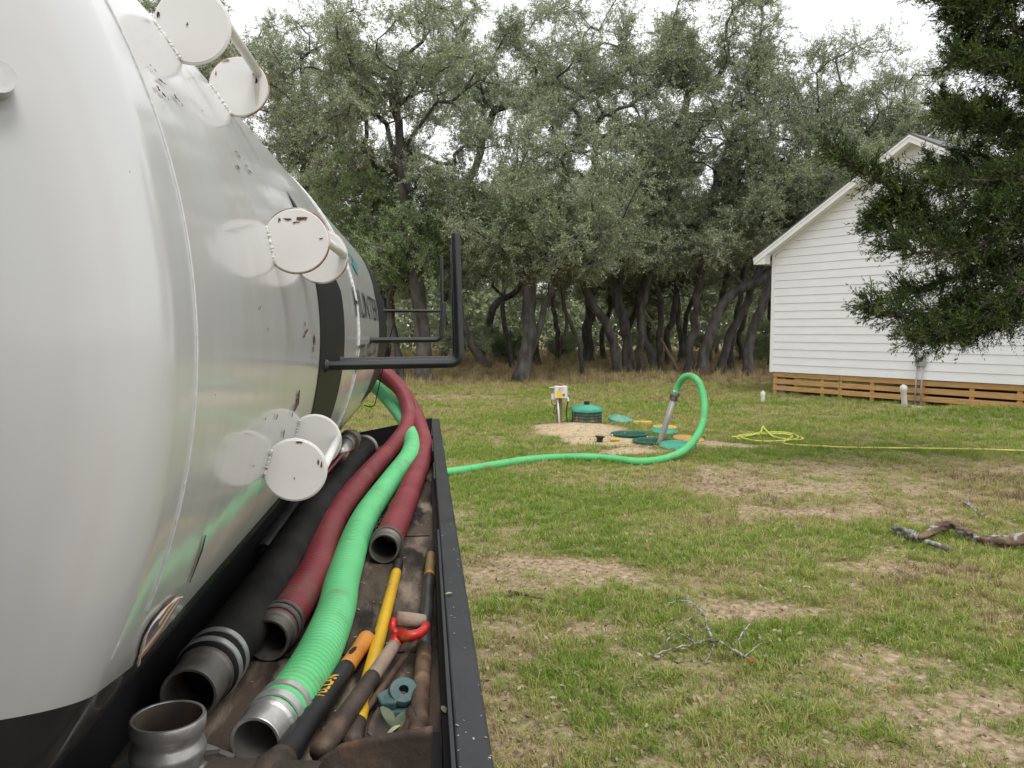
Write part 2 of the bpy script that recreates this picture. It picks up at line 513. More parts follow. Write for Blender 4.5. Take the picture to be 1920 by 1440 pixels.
def tank_material():
    m = mat('white tank paint', (0.59, 0.60, 0.61), (0.54, 0.55, 0.555), rough=0.30, scale=1.6, detail=3, coat=0.7, rvar=0.05)
    m.node_tree.nodes['Principled BSDF'].inputs['Coat Roughness'].default_value = 0.10
    t = m.node_tree
    p = t.nodes['Principled BSDF']
    geo = t.nodes.new('ShaderNodeNewGeometry')
    sx = t.nodes.new('ShaderNodeSeparateXYZ')
    t.links.new(geo.outputs['Position'], sx.inputs[0])
    # old streaks and grime running round the shell
    mp = t.nodes.new('ShaderNodeMapping')
    mp.inputs['Scale'].default_value = (2.0, 22.0, 1.2)
    t.links.new(geo.outputs['Position'], mp.inputs[0])
    nz = t.nodes.new('ShaderNodeTexNoise')
    nz.inputs['Scale'].default_value = 1.0
    nz.inputs['Detail'].default_value = 6
    t.links.new(mp.outputs[0], nz.inputs['Vector'])
    r = t.nodes.new('ShaderNodeMapRange')
    r.inputs['From Min'].default_value = 0.46
    r.inputs['From Max'].default_value = 0.80
    r.inputs['To Max'].default_value = 0.60
    t.links.new(nz.outputs['Fac'], r.inputs['Value'])
    old = p.inputs['Base Color'].links[0].from_socket
    mx = t.nodes.new('ShaderNodeMix')
    mx.data_type = 'RGBA'
    t.links.new(r.outputs[0], mx.inputs[0])
    t.links.new(old, mx.inputs[6])
    mx.inputs[7].default_value = (0.50, 0.47, 0.42, 1)
    # the paint line
    st = t.nodes.new('ShaderNodeMath')
    st.operation = 'LESS_THAN'
    mr = t.nodes.new('ShaderNodeMapRange')
    mr.inputs['From Min'].default_value = 0.62
    mr.inputs['From Max'].default_value = 0.86
    mr.inputs['To Min'].default_value = TZ - .430 * TR
    mr.inputs['To Max'].default_value = TZ - .518 * TR
    t.links.new(sx.outputs['Y'], mr.inputs['Value'])
    t.links.new(mr.outputs[0], st.inputs[1])
    t.links.new(sx.outputs['Z'], st.inputs[0])
    m2 = t.nodes.new('ShaderNodeMix')
    m2.data_type = 'RGBA'
    t.links.new(st.outputs[0], m2.inputs[0])
    t.links.new(mx.outputs[2], m2.inputs[6])
    m2.inputs[7].default_value = (0.012, 0.012, 0.014, 1)
    t.links.new(m2.outputs[2], p.inputs['Base Color'])
    rr = t.nodes.new('ShaderNodeMath')
    rr.operation = 'MULTIPLY_ADD'
    rr.inputs[1].default_value = 0.30
    t.links.new(st.outputs[0], rr.inputs[0])
    oldr = p.inputs['Roughness'].links[0].from_socket
    t.links.new(oldr, rr.inputs[2])
    t.links.new(rr.outputs[0], p.inputs['Roughness'])
    # slow waviness of rolled plate
    nb = t.nodes.new('ShaderNodeTexNoise')
    nb.inputs['Scale'].default_value = 3.2
    nb.inputs['Detail'].default_value = 3
    t.links.new(geo.outputs['Position'], nb.inputs['Vector'])
    bp = t.nodes.new('ShaderNodeBump')
    bp.inputs['Strength'].default_value = 0.35
    bp.inputs['Distance'].default_value = 0.012
    t.links.new(nb.outputs['Fac'], bp.inputs['Height'])
    t.links.new(bp.outputs[0], p.inputs['Normal'])
    t.links.new(bp.outputs[0], p.inputs['Coat Normal'])
    return m


M['tank'] = tank_material()

# ------------------------------------------------------------------ ground
def gp(px, py):
    p = U(px, py, 0.0)
    return p[0], p[1]


HOLES = [(*gp(1181, 819), 0.245), (*gp(1226, 832), 0.265)]      # the two open risers
HSCALE = 0.27
# soil and sand patches: place, radius across, radius in depth, strength
BARE = [(*gp(985, 1075), 0.95, 0.55, 1.0), (*gp(905, 1230), 0.25, 0.22, .5), (*gp(1000, 1180), .5, .25, .55),
        (*gp(950, 1350), .3, .3, .6), (*gp(1080, 1400), .3, .15, .5), (*gp(1560, 900), 2.3, 1.0, .95), (*gp(1800, 880), 2.2, .5, .7),
        (*gp(1480, 880), 1.2, .7, .8), (*gp(1690, 1075), .55, .28, 1.0), (*gp(1420, 1150), .35, .22, .8), (*gp(1650, 1240), .35, .16, .7),
        (*gp(1780, 1330), .4, .2, .75), (*gp(1560, 1280), .3, .14, .5), (*gp(1880, 1170), .4, .25, .5), (*gp(1180, 935), 1.2, .35, .35),
        (*gp(890, 955), .45, .35, .7), (*gp(830, 745), 1.6, 1.0, .9), (*gp(1330, 1075), .4, .2, .4), (*gp(1080, 1190), .3, .2, .7),
        (*gp(1330, 905), .9, .5, .5), (*gp(1700, 955), 1.6, .5, .6), (*gp(1600, 770), 3.2, .9, .45), (*gp(1470, 765), 1.2, .7, .7),
        (*gp(1350, 990), .7, .4, .35), (*gp(1900, 930), 1.2, .5, .5), (*gp(1830, 1420), .4, .2, .6), (*gp(1240, 1290), .5, .25, .45)]
LUSH = [(*gp(1050, 950), 1.5, .75, 1.0), (*gp(900, 905), .8, .5, .8), (*gp(1250, 1010), 1.0, .5, .6), (*gp(1380, 1050), .9, .4, .6),
        (*gp(1150, 865), .9, .35, .9), (*gp(1060, 830), .8, .35, .9), (*gp(900, 790), 1.8, 1.4, .55), (*gp(1280, 770), 3.5, 1.3, .6),
        (*gp(1440, 757), 1.4, .5, 1.0), (*gp(1830, 790), 2.6, .8, 1.0), (*gp(1500, 855), 1.1, .35, .8), (*gp(1130, 1300), .5, .4, .7),
        (*gp(1650, 1000), .5, .3, .3), (*gp(900, 850), .8, .6, .9), (*gp(1100, 1290), .4, .3, .6), (*gp(1500, 1190), .6, .3, .4)]
SAND = [(*gp(1085, 811), .68, .62, 1.0), (*gp(1140, 827), .75, .48, 1.0), (*gp(1205, 838), .55, .30, 1.0), (*gp(1300, 832), .55, .30, .75),
        (*gp(1372, 836), .5, .22, .6), (*gp(1180, 850), .55, .2, .7), (*gp(1050, 804), .42, .42, .9)]
REDSAND = [(*gp(1200, 838), .42, .2, 1.0), (*gp(1065, 801), .35, .25, .5)]
SHADE_Y = 22.0


def blob(x, y, L, seed):
    r = np.zeros_like(x)
    wx = x + .5 * (fbm(x * 1.7, y * 1.7, seed + 5, 3) - .5)
    wy = y + .5 * (fbm(x * 1.7, y * 1.7, seed + 9, 3) - .5)
    for cx, cy, rx, ry, s in L:
        q = ((wx - cx) / rx) ** 2 + ((wy - cy) / ry) ** 2
        r = np.maximum(r, s * np.clip(1.45 - q, 0, 1))
    return r


def ground_h(x, y):
    h = .05 * (fbm(x * .35, y * .35, 3, 3) - .5) + .012 * (fbm(x * 2.2, y * 2.2, 8, 2) - .5)
    cx, cy = gp(1090, 806)
    h = h + .12 * np.exp(-(((x - cx) / .75) ** 2 + ((y - cy) / .8) ** 2))
    cx, cy = gp(1200, 845)
    h = h + .055 * np.exp(-(((x - cx) / .5) ** 2 + ((y - cy) / .25) ** 2))
    cx, cy = gp(1830, 780)
    h = h + .16 * np.exp(-(((x - cx) / 1.9) ** 2 + ((y - cy) / .8) ** 2))
    near = np.clip((np.hypot(x, y) - 45) / 40, 0, 1)
    return h + near * .6 * (fbm(x * .03, y * .03, 30, 3) - .4)


def cover_at(x, y):
    """how much grass grows (0..1), how dry it is (0..1), sand (0..1), red sand"""
    big = fbm(x * .45, y * .45, 41, 4)
    mid = fbm(x * 1.6, y * 1.6, 57, 4)
    fine = fbm(x * 5.5, y * 5.5, 77, 3)
    bare = blob(x, y, BARE, 100)
    lush = blob(x, y, LUSH, 200)
    sand = blob(x, y, SAND, 300)
    red = blob(x, y, REDSAND, 400)
    c = .98 + 1.3 * (mid - .5) + 1.3 * (fine - .5) + .4 * (big - .5)
    c = c - .58 * bare + .35 * lush - 1.9 * sand
    c = np.clip(c, 0, 1)
    dry = .34 + 1.3 * (big - .5) + .9 * (fbm(x * 2.3, y * 2.3, 131, 3) - .5) + .4 * bare - .55 * lush
    far = np.clip((y - 12) / 6, 0, 1) * np.clip((24 - y) / 4, 0, 1)
    dry = dry + .10 * far
    # under the oaks the grass is dead and brown
    wood = np.clip((y - 22.0 + 2.0 * (fbm(x * .4, y * .4, 61, 3) - .5)) / 3.5, 0, 1)
    dry = np.maximum(dry, wood * .95)
    return c, np.clip(dry, 0, 1), np.clip(sand, 0, 1), np.clip(red, 0, 1)


def grade(a, b, fine, far_lo, far_hi, g=1.22):
    mid = list(np.arange(a, b + 1e-6, fine))
    lo, s = [], fine
    x = a
    while x > far_lo:
        s = min(s * g, 25)
        x -= s
        lo.append(x)
    hi, s = [], fine
    x = mid[-1]
    while x < far_hi:
        s = min(s * g, 25)
        x += s
        hi.append(x)
    return np.array(lo[::-1] + mid + hi)


def refine(arr, a, b, step):
    keep = arr[(arr < a) | (arr > b)]
    return np.sort(np.concatenate([keep, np.arange(a, b, step)]))


gx = grade(-1.0, 12.0, .10, -160, 160)
gy = grade(2.6, 20.0, .10, -60, 300)
hxs = [h[0] for h in HOLES]
hys = [h[1] for h in HOLES]
gx = refine(gx, min(hxs) - .6, max(hxs) + .6, .035)
gy = refine(gy, min(hys) - .6, max(hys) + .6, .035)
X, Y = np.meshgrid(gx, gy)
xf, yf = X.ravel(), Y.ravel()
zf = ground_h(xf, yf)
nx, ny = len(gx), len(gy)
ii, jj = np.meshgrid(np.arange(nx - 1), np.arange(ny - 1))
a = (jj * nx + ii).ravel()
quads = np.stack([a, a + 1, a + 1 + nx, a + nx], 1)
inside = np.zeros(len(xf), bool)
for hx, hy, hr in HOLES:
    inside |= (np.hypot(xf - hx, yf - hy) < hr + .02)
quads = quads[~inside[quads].any(1)]


def fast_mesh(name, V, quads, mats, attrs=None, smooth=False):
    me = bpy.data.meshes.new(name)
    n, m = len(V), len(quads)
    k = quads.shape[1]
    me.vertices.add(n)
    me.vertices.foreach_set('co', np.ascontiguousarray(V, dtype=np.float32).ravel())
    me.loops.add(m * k)
    me.loops.foreach_set('vertex_index', np.ascontiguousarray(quads, dtype=np.int32).ravel())
    me.polygons.add(m)
    me.polygons.foreach_set('loop_start', np.arange(0, m * k, k, dtype=np.int32))
    if smooth:
        me.polygons.foreach_set('use_smooth', np.ones(m, bool))
    for mt in mats:
        me.materials.append(mt)
    for nm, arr in (attrs or {}).items():
        at = me.attributes.new(nm, 'FLOAT', 'POINT')
        at.data.foreach_set('value', np.ascontiguousarray(arr, dtype=np.float32))
    me.update(calc_edges=True)
    return me


def ground_material():
    m = bpy.data.materials.new('yard soil and thatch')
    m.use_nodes = True
    t = m.node_tree
    p = t.nodes['Principled BSDF']
    p.inputs['Roughness'].default_value = .95
    p.inputs['Specular IOR Level'].default_value = .15
    tc = t.nodes.new('ShaderNodeTexCoord')

    def attr(n):
        a_ = t.nodes.new('ShaderNodeAttribute')
        a_.attribute_name = n
        return a_.outputs['Fac']

    def noise(sc, det=6):
        n_ = t.nodes.new('ShaderNodeTexNoise')
        n_.inputs['Scale'].default_value = sc
        n_.inputs['Detail'].default_value = det
        t.links.new(tc.outputs['Object'], n_.inputs['Vector'])
        return n_.outputs['Fac']

    def ramp(src, *cols):
        c_ = t.nodes.new('ShaderNodeValToRGB')
        e = c_.color_ramp.elements
        while len(e) < len(cols):
            e.new(.5)
        for i_, (pos, c) in enumerate(cols):
            e[i_].position = pos
            e[i_].color = (*c, 1)
        t.links.new(src, c_.inputs[0])
        return c_.outputs[0]

    def mix(f, a_, b_):
        x_ = t.nodes.new('ShaderNodeMix')
        x_.data_type = 'RGBA'
        if isinstance(f, float):
            x_.inputs[0].default_value = f
        else:
            t.links.new(f, x_.inputs[0])
        t.links.new(a_, x_.inputs[6])
        t.links.new(b_, x_.inputs[7])
        return x_.outputs[2]

    soil = ramp(noise(22, 10), (.30, (.17, .115, .075)), (.5, (.33, .25, .17)), (.70, (.48, .38, .27)))
    thatch = ramp(noise(38, 7), (.32, (.10, .095, .045)), (.5, (.22, .195, .095)), (.68, (.36, .31, .18)))
    straw = ramp(noise(55, 7), (.35, (.18, .135, .08)), (.65, (.40, .32, .20)))
    sand = ramp(noise(14, 8), (.3, (.33, .25, .15)), (.55, (.47, .37, .235)), (.75, (.56, .46, .30)))
    redsand = ramp(noise(20, 7), (.3, (.36, .185, .10)), (.7, (.46, .27, .155)))
    grass = mix(attr('dry'), thatch, straw)
    # ragged edge between soil and thatch
    cv = t.nodes.new('ShaderNodeMath')
    cv.operation = 'ADD'
    n1 = t.nodes.new('ShaderNodeMapRange')
    n1.inputs['To Min'].default_value = -.45
    n1.inputs['To Max'].default_value = .45
    n1.inputs['From Min'].default_value = .3
    n1.inputs['From Max'].default_value = .7
    t.links.new(noise(17, 8), n1.inputs['Value'])
    t.links.new(attr('cover'), cv.inputs[0])
    t.links.new(n1.outputs[0], cv.inputs[1])
    st = t.nodes.new('ShaderNodeMapRange')
    st.inputs['From Min'].default_value = .22
    st.inputs['From Max'].default_value = .62
    t.links.new(cv.outputs[0], st.inputs['Value'])
    c = mix(st.outputs[0], soil, grass)
    c = mix(attr('sand'), c, sand)
    c = mix(attr('red'), c, redsand)
    t.links.new(c, p.inputs['Base Color'])
    bp = t.nodes.new('ShaderNodeBump')
    bp.inputs['Strength'].default_value = .6
    bp.inputs['Distance'].default_value = .008
    t.links.new(noise(120, 8), bp.inputs['Height'])
    t.links.new(bp.outputs[0], p.inputs['Normal'])
    return m


cv, dr, sa, rd = cover_at(xf, yf)
gme = fast_mesh('ground', np.stack([xf, yf, zf], 1), quads, [ground_material()],
                {'cover': cv, 'dry': dr, 'sand': sa, 'red': rd}, smooth=True)
ground = bpy.data.objects.new('ground', gme)
COL.objects.link(ground)
setprops(ground, kind='structure')


def gz(x, y):
    return float(ground_h(np.array([float(x)]), np.array([float(y)]))[0])


def G(px, py, dz=0.0):
    p = U(px, py, 0.0)
    p[2] = gz(p[0], p[1]) + dz
    return p


# ------------------------------------------------------------------ the vacuum truck
BZ = CH - 0.69                 # bed floor
RZ = CH - 0.59                 # top of the side rail
truck = thing('vacuum_truck', (-.5, 2.6, 0), 'white vacuum tank truck with black bed rail and rusty round tie plates', 'truck')

# tank: shell with dished ends, one turned surface
prof = []
rk, rc, FLG = 0.155 * TR, 1.9 * TR, .055
cyd = math.sqrt((rc - rk) ** 2 - (TR - rk) ** 2)
ph = math.asin((TR - rk) / (rc - rk))
for q in np.linspace(0, ph, 26):
    prof.append((rc * math.sin(q), TY0 - FLG + cyd - rc * math.cos(q)))
for q in np.linspace(math.pi / 2 - ph, 0, 22)[1:]:
    prof.append((TR - rk + rk * math.cos(q), TY0 - FLG - rk * math.sin(q)))
prof.append((TR, TY0 - FLG * .5))
prof.append((TR, TY0))
for yy in np.linspace(TY0, TY1, 60)[1:-1]:
    prof.append((TR, yy))
for q in np.linspace(0, math.pi / 2 - ph, 16):
    prof.append((TR - rk + rk * math.cos(q), TY1 + rk * math.sin(q)))
for q in np.linspace(ph, 0, 16)[1:]:
    prof.append((rc * math.sin(q), TY1 - cyd + rc * math.cos(q)))
tank = mk('tank', lathe(prof, (TX, 0, TZ), (0, 1, 0), 160), M['tank'], truck, smooth=True,
          label='white painted cylindrical tank with black underside')


def tank_pt(y, phi, off=0.0):
    r = TR + off
    return np.array([TX + r * math.cos(phi), y, TZ + r * math.sin(phi)])


def tank_hit(px, py):
    """where the sight line through a pixel meets the shell: (y, phi)"""
    d = ray(px, py)
    ox, oz = C0[0] - TX, C0[2] - TZ
    A = d[0] ** 2 + d[2] ** 2
    B = ox * d[0] + oz * d[2]
    Cc = ox * ox + oz * oz - TR * TR
    disc = B * B - A * Cc
    t_ = (-B - math.sqrt(max(disc, 0))) / A
    p = C0 + d * t_
    return p[1], math.atan2(p[2] - TZ, p[0] - TX)


def shell_patch(rows, off=.0016):
    """rows: list of (phi, y0, y1) -> strip wrapped on the shell"""
    V, F = [], []
    for ph_, y0, y1 in rows:
        for s in np.linspace(0, 1, 5):
            V.append(tank_pt(y0 + (y1 - y0) * s, ph_, off))
    for i in range(len(rows) - 1):
        for j in range(4):
            b = i * 5 + j
            F.append((b, b + 1, b + 6, b + 5))
    return np.array(V), F


rng = np.random.default_rng(7)
random.seed(7)


def weld_ring(y, p0, p1, r, wob, name='weld_seam', off=.0005, n=260):
    P, R = [], []
    for ph_ in np.linspace(p0, p1, n):
        P.append(tank_pt(y + wob * rng.normal(), ph_, off))
        R.append(r * (.85 + .3 * rng.random()))
    return mk(name, tube(P, R, 6), M['tank'] if r < .003 else M['white_weld'], tank, smooth=True)


weld_ring(TY0 + .002, -.40, 1.2, .0013, .00025, n=420)
weld_ring(2.62, -.57, 1.1, .0040, .0005)
# black stripes
d2 = math.radians
rows = [(p, 1.66, 2.15) for p in np.linspace(d2(-30.0), d2(9), 40)]
rows += [(p, 1.66, 2.15 - (2.15 - 1.665) * k) for p, k in zip(np.linspace(d2(9), d2(24.5), 16), np.linspace(0, 1, 16))][1:]
mk('black_stripe', shell_patch(rows), M['stripe'], tank, smooth=True)
rows = [(p, 3.78, 4.49) for p in np.linspace(d2(-30.0), d2(14), 40)]
rows += [(p, 3.78 + .70 * k, 4.49) for p, k in zip(np.linspace(d2(14), d2(40), 16), np.linspace(0, 1, 16))][1:]
mk('black_stripe', shell_patch(rows), M['stripe'], tank, smooth=True)


def text_mesh(body, bold=.02):
    cu = bpy.data.curves.new('txt', 'FONT')
    cu.body = body
    cu.size = 1.0
    cu.offset = bold
    cu.resolution_u = 3
    ob = bpy.data.objects.new('txt', cu)
    COL.objects.link(ob)
    dg = bpy.context.evaluated_depsgraph_get()
    me = bpy.data.meshes.new_from_object(ob.evaluated_get(dg))
    V = np.array([v.co[:] for v in me.vertices])
    F = [tuple(p.vertices) for p in me.polygons]
    bpy.data.objects.remove(ob)
    bpy.data.meshes.remove(me)
    bpy.data.curves.remove(cu)
    V[:, 0] -= V[:, 0].min()
    V[:, 1] -= V[:, 1].min()
    w, h = V[:, 0].max(), V[:, 1].max()
    V[:, 0] /= w
    V[:, 1] /= h
    return V, F


def tank_text(body, y0, y1, z0, z1, m, nm):
    V, F = text_mesh(body, .0)
    out = []
    for u, v, _ in V:
        zz = z0 + (z1 - z0) * v
        out.append(tank_pt(y0 + (y1 - y0) * u, math.asin((zz - TZ) / TR), .004))
    mk(nm, (out, F), m, tank)


tank_text('HUNTER', 2.52, 3.72, TZ + .045, TZ + .142, M['text_black'], 'name_lettering')
for wd_, ya, yb_ in (('979', 2.56, 2.89), ('066', 2.97, 3.28), ('8503', 3.36, 3.77)):
    tank_text(wd_, ya, yb_, TZ - .145, TZ - .045, M['text_black'], 'phone_lettering')
# two teal arrows of the emblem


def shell_poly(pts, m, nm, off=.003, parent=None):
    q = [tank_hit(*p) for p in pts]
    V = [tank_pt(a_, b_, off) for a_, b_ in q]
    mk(nm, (V, [tuple(range(len(V)))]), m, parent or tank)


shell_poly([(643, 450), (650, 462), (656, 478), (655, 481), (650, 474), (646, 470)], M['teal_vinyl'], 'emblem')
shell_poly([(656, 478), (663, 487), (670, 500), (668, 503), (671, 516), (669, 516), (661, 500), (657, 492), (661, 494)], M['teal_vinyl'], 'emblem')

# chips and scratches where paint has gone to rust
CHIPS = [((279, 124), 4, 0), ((287, 133), 6, 0), ((297, 152), 9, 1), ((305, 158), 7, 0), ((293, 167), 11, 1), ((303, 178), 10, 1), ((312, 187), 6, 0),
         ((326, 183), 9, 1), ((331, 189), 8, 0), ((338, 198), 6, 0), ((441, 286), 6, 0), ((446, 294), 6, 1), ((444, 314), 8, 1), ((460, 312), 6, 0), ((466, 322), 9, 0),
         ((377, 209), 3, 0), ((571, 625), 16, 2), ((570, 608), 8, 2), ((588, 638), 15, 2), ((586, 655), 8, 2), ((485, 577), 7, 2), ((500, 617), 5, 2),
         ((558, 745), 22, 2), ((553, 762), 16, 2), ((517, 781), 9, 2), ((495, 785), 4, 2), ((530, 813), 12, 2), ((546, 777), 8, 2), ((473, 873), 4, 2),
         ((238, 323), 3, 0), ((400, 740), 3, 0)]
for (cx, cy), sz, style in CHIPS:
    ang = {0: .95, 1: .95, 2: 1.75}[style] + rng.normal() * .15
    L = sz
    wd = max(.9, sz * (.12 if style != 1 else .22))
    pts = []
    n = 9
    for i in range(n):
        s = -1 + 2 * i / (n - 1)
        pts.append((s * L * .7, wd * (.3 + .9 * rng.random()) * (1 - s * s) ** .6))
    for i in range(n - 1, -1, -1):
        s = -1 + 2 * i / (n - 1)
        pts.append((s * L * .7, -wd * (.3 + .9 * rng.random()) * (1 - s * s) ** .6))
    ca, sn = math.cos(ang), math.sin(ang)
    poly = [(cx + u * ca - v * sn, cy + u * sn + v * ca) for u, v in pts]
    shell_poly(poly, M['rust'], 'rust_chip', .0022)
shell_poly([(381, 1002), (383, 1003), (377, 1030), (368, 1055), (353, 1092), (352, 1090), (364, 1058), (374, 1030)], M['black_paint_matt'], 'scratch', .0022)

# tattered flag sticker on the shoulder of the tank
fl_a = np.array([(253, 1243), (272, 1222), (299, 1186), (316, 1157), (338, 1120)], float)      # lower edge
fl_b = np.array([(267, 1190), (284, 1158), (297, 1145), (310, 1128), (331, 1113)], float)      # upper, torn edge
NS, NL = 7, 24
fV, fF, fM = [], [], []
for i in range(NL + 1):
    s = i / NL * (len(fl_a) - 1)
    k = min(int(s), len(fl_a) - 2)
    A_, B_ = fl_a[k] + (fl_a[k + 1] - fl_a[k]) * (s - k), fl_b[k] + (fl_b[k + 1] - fl_b[k]) * (s - k)
    for j in range(NS + 1):
        w_ = j / NS
        y_, p_ = tank_hit(*(A_ + (B_ - A_) * w_))
        fV.append(tank_pt(y_, p_, .002))
for i in range(NL):
    for j in range(NS):
        b = i * (NS + 1) + j
        fF.append((b, b + 1, b + NS + 2, b + NS + 1))
        blue = j >= 3 and 2 <= i < 11
        fM.append(2 if blue else (j % 2))
fo = mk('flag_sticker', (fV, fF), M['flag_red'], tank, smooth=True)
fo.data.materials.append(M['flag_white'])
fo.data.materials.append(M['flag_blue'])
fo.data.polygons.foreach_set('material_index', fM)
P = [tank_pt(*tank_hit(*q), .004) for q in ((252, 1246), (262, 1205), (276, 1172), (292, 1152), (308, 1134), (324, 1121), (335, 1117))]
Q, _ = spline(P, .006)
mk('peeled_edge', tube(Q, [.0013 + .0006 * math.sin(i * .7) for i in range(len(Q))], 6), M['flag_white'], fo, smooth=True)

# knob on the dished end at the left
def head_pt(px, py):
    d = ray(px, py)
    for t_ in np.linspace(.2, 1.5, 4000):
        p = C0 + d * t_
        r_ = math.hypot(p[0] - TX, p[2] - TZ)
        if r_ < TR - rk + rk:
            if r_ > TR - rk:
                ysurf = TY0 - FLG - math.sqrt(max(rk * rk - (r_ - TR + rk) ** 2, 0))
            else:
                ysurf = TY0 - FLG + cyd - math.sqrt(rc * rc - r_ * r_)
            if p[1] >= ysurf:
                return p
    return None


hp = head_pt(-12, 160)
if hp is not None:
    mk('head_knob', lathe([(0, -.03), (.010, -.03), (.012, -.026), (.012, .02), (0, .02)], hp, (.55, -.8, 0.1), 20), M['alu'], tank, auto=40)


# tie spools: two round plates and a pipe
def spool(n_px, f_px, rad, y_n, y_f, pipe_dir, rusty):
    a_ = D(*n_px, y_n)
    b_ = D(*f_px, y_f)
    mid = .5 * (a_ + b_)
    sp = mk('tie_spool', tube([a_ + np.array([pipe_dir[0], .004, pipe_dir[1]]), b_ + np.array([pipe_dir[0], -.004, pipe_dir[1]])], .0072, 14),
            M['disc'], truck, smooth=True, label='welded tie spool: two round white plates joined by a short pipe')
    for c_ in (a_, b_):
        rusty = rusty or (c_ is b_ and n_px[1] < 100)
        mk('round_plate', lathe([(0, -.003), (rad - .0012, -.003), (rad, -.0018), (rad, .0018), (rad - .0012, .003), (0, .003)], c_, (0, 1, 0), 48),
           M['disc'], sp, auto=30)
        mk('plate_rim', tube([c_ + np.array([math.cos(q) * rad * 1.001, 0, math.sin(q) * rad * 1.001]) for q in np.linspace(0, 2 * math.pi, 60)],
                             .0021, 6, caps=False), M['disc_rust'] if rusty else M['disc'], sp, smooth=True)
        # weld where the plate meets the shell
        dx, dz = c_[0] - TX, c_[2] - TZ
        dd = math.hypot(dx, dz)
        base = math.atan2(dz, dx)
        cosv = (dd * dd + TR * TR - rad * rad) / (2 * dd * TR)
        if abs(cosv) < 1:
            h_ = math.acos(cosv)
            P_, R_ = [], []
            for q in np.linspace(base - h_, base + h_, 60):
                P_.append(tank_pt(c_[1] - .004 + .0012 * rng.normal(), q, .001))
                R_.append(.0026 * (.65 + .7 * rng.random()))
            mk('weld_bead', tube(P_, R_, 6), M['disc'], sp, smooth=True)
    return sp


s1 = spool((361, 50), (448, 163), .0485, 1.10, 1.38, (.032, .024), False)
s2 = spool((556, 452), (601, 481), .0485, 1.22, 1.47, (.042, .003), True)
s3 = spool((553, 881), (590, 826), .0490, 1.25, 1.50, (.045, .004), False)
# rust spots on the middle plates
for (px, py, w_, h_) in ((540, 411, 10, 2), (565, 409, 14, 3.5), (556, 417, 8, 1.5), (524, 413, 3.5, 4), (603, 447, 5, 1.5)):
    q = [D(px + w_ * (s * .8 + .2 * rng.normal()), py + h_ * (t_ + .3 * rng.normal()), 1.22 - .0042) for s, t_ in
         ((-1, -.4), (-.5, -1), (.4, -.8), (1, -.5), (.9, .7), (.3, .5), (-.4, 1), (-1, .6))]
    mk('rust_spot', (q, [tuple(range(8))]), M['rust'], s2)
for (px, py, w_, h_) in ((560, 830, 7, 2), (597, 868, 3, 5), (603, 872, 2, 6), (552, 897, 1.5, 1.5)):
    q = [D(px + w_ * (s * .8 + .2 * rng.normal()), py + h_ * (t_ + .3 * rng.normal()), 1.25 - .0042) for s, t_ in
         ((-1, -.4), (-.5, -1), (.4, -.8), (1, -.5), (.9, .7), (.3, .5), (-.4, 1), (-1, .6))]
    mk('rust_spot', (q, [tuple(range(8))]), M['rust'], s3)
for (px, py, w_, h_) in ((296, 27, 4, 6), (351, 45, 2, 3)):
    q = [D(px + w_ * (s * .8 + .2 * rng.normal()), py + h_ * (t_ + .3 * rng.normal()), 1.10 - .0042) for s, t_ in
         ((-1, -.4), (-.5, -1), (.4, -.8), (1, -.5), (.9, .7), (.3, .5), (-.4, 1), (-1, .6))]
    mk('rust_spot', (q, [tuple(range(8))]), M['rust'], s1)
for (px, py, w_, h_) in ((425, 113, 12, 2.5), (405, 138, 2, 5), (476, 137, 4, 6), (481, 150, 2, 8)):
    q = [D(px + w_ * (s * .8 + .2 * rng.normal()), py + h_ * (t_ + .3 * rng.normal()), 1.38 - .0042) for s, t_ in
         ((-1, -.4), (-.5, -1), (.4, -.8), (1, -.5), (.9, .7), (.3, .5), (-.4, 1), (-1, .6))]
    mk('rust_spot', (q, [tuple(range(8))]), M['disc_rust'], s1)


mk('rust_streak', ([D(*q, 1.38 - .0042) for q in ((477, 140), (484, 141), (485, 165), (484, 188), (481, 200), (479, 188), (478, 165))], [tuple(range(7))]), M['streak'], s1)


# L-shaped hose hooks welded to the tank
def hook(y, a_px, b_px, c_px, r):
    a_, b_, c_ = D(*a_px, y), D(*b_px, y), D(*c_px, y)
    a_[0] = TX + math.sqrt(TR ** 2 - (a_[2] - TZ) ** 2) - .012
    u, v = norm(a_ - b_), norm(c_ - b_)
    rr = 2.0 * r
    P = [a_, b_ + u * rr * 1.6]
    for q in np.linspace(0, 1, 7):
        P.append(b_ + u * rr * (1 - q) ** 2 + v * rr * q ** 2)
    P += [b_ + v * rr * 1.6, c_]
    o = mk('hose_hook', tube(P, r, 4), M['black_paint'], truck, auto=40)
    bevel(o, r * .25, 2)
    mk('hook_foot', lathe([(0, 0), (r * 1.5, 0), (r * 1.5, .006), (r * .9, .016), (0, .016)], a_ + np.array([.006, 0, 0]), (1, 0, 0), 14),
       M['black_paint'], o, auto=40)


hook(1.76, (615, 686), (862, 681), (854, 436), .0115)
hook(2.07, (640, 678), (856, 674), (851, 460), .0110)
hook(3.14, (696, 638), (826, 637), (833, 566), .0120)
hook(4.36, (726, 583), (829, 583), (828, 480), .0100)
mk('hanging_wire', tube(spline([D(737, 610, 4.4), D(727, 650, 4.4), D(716, 700, 4.4), D(706, 745, 4.4), D(703, 758, 4.4), D(697, 763, 4.4), D(683, 760, 4.4)], .02)[0], .003, 6),
   M['black_paint_matt'], truck, smooth=True)

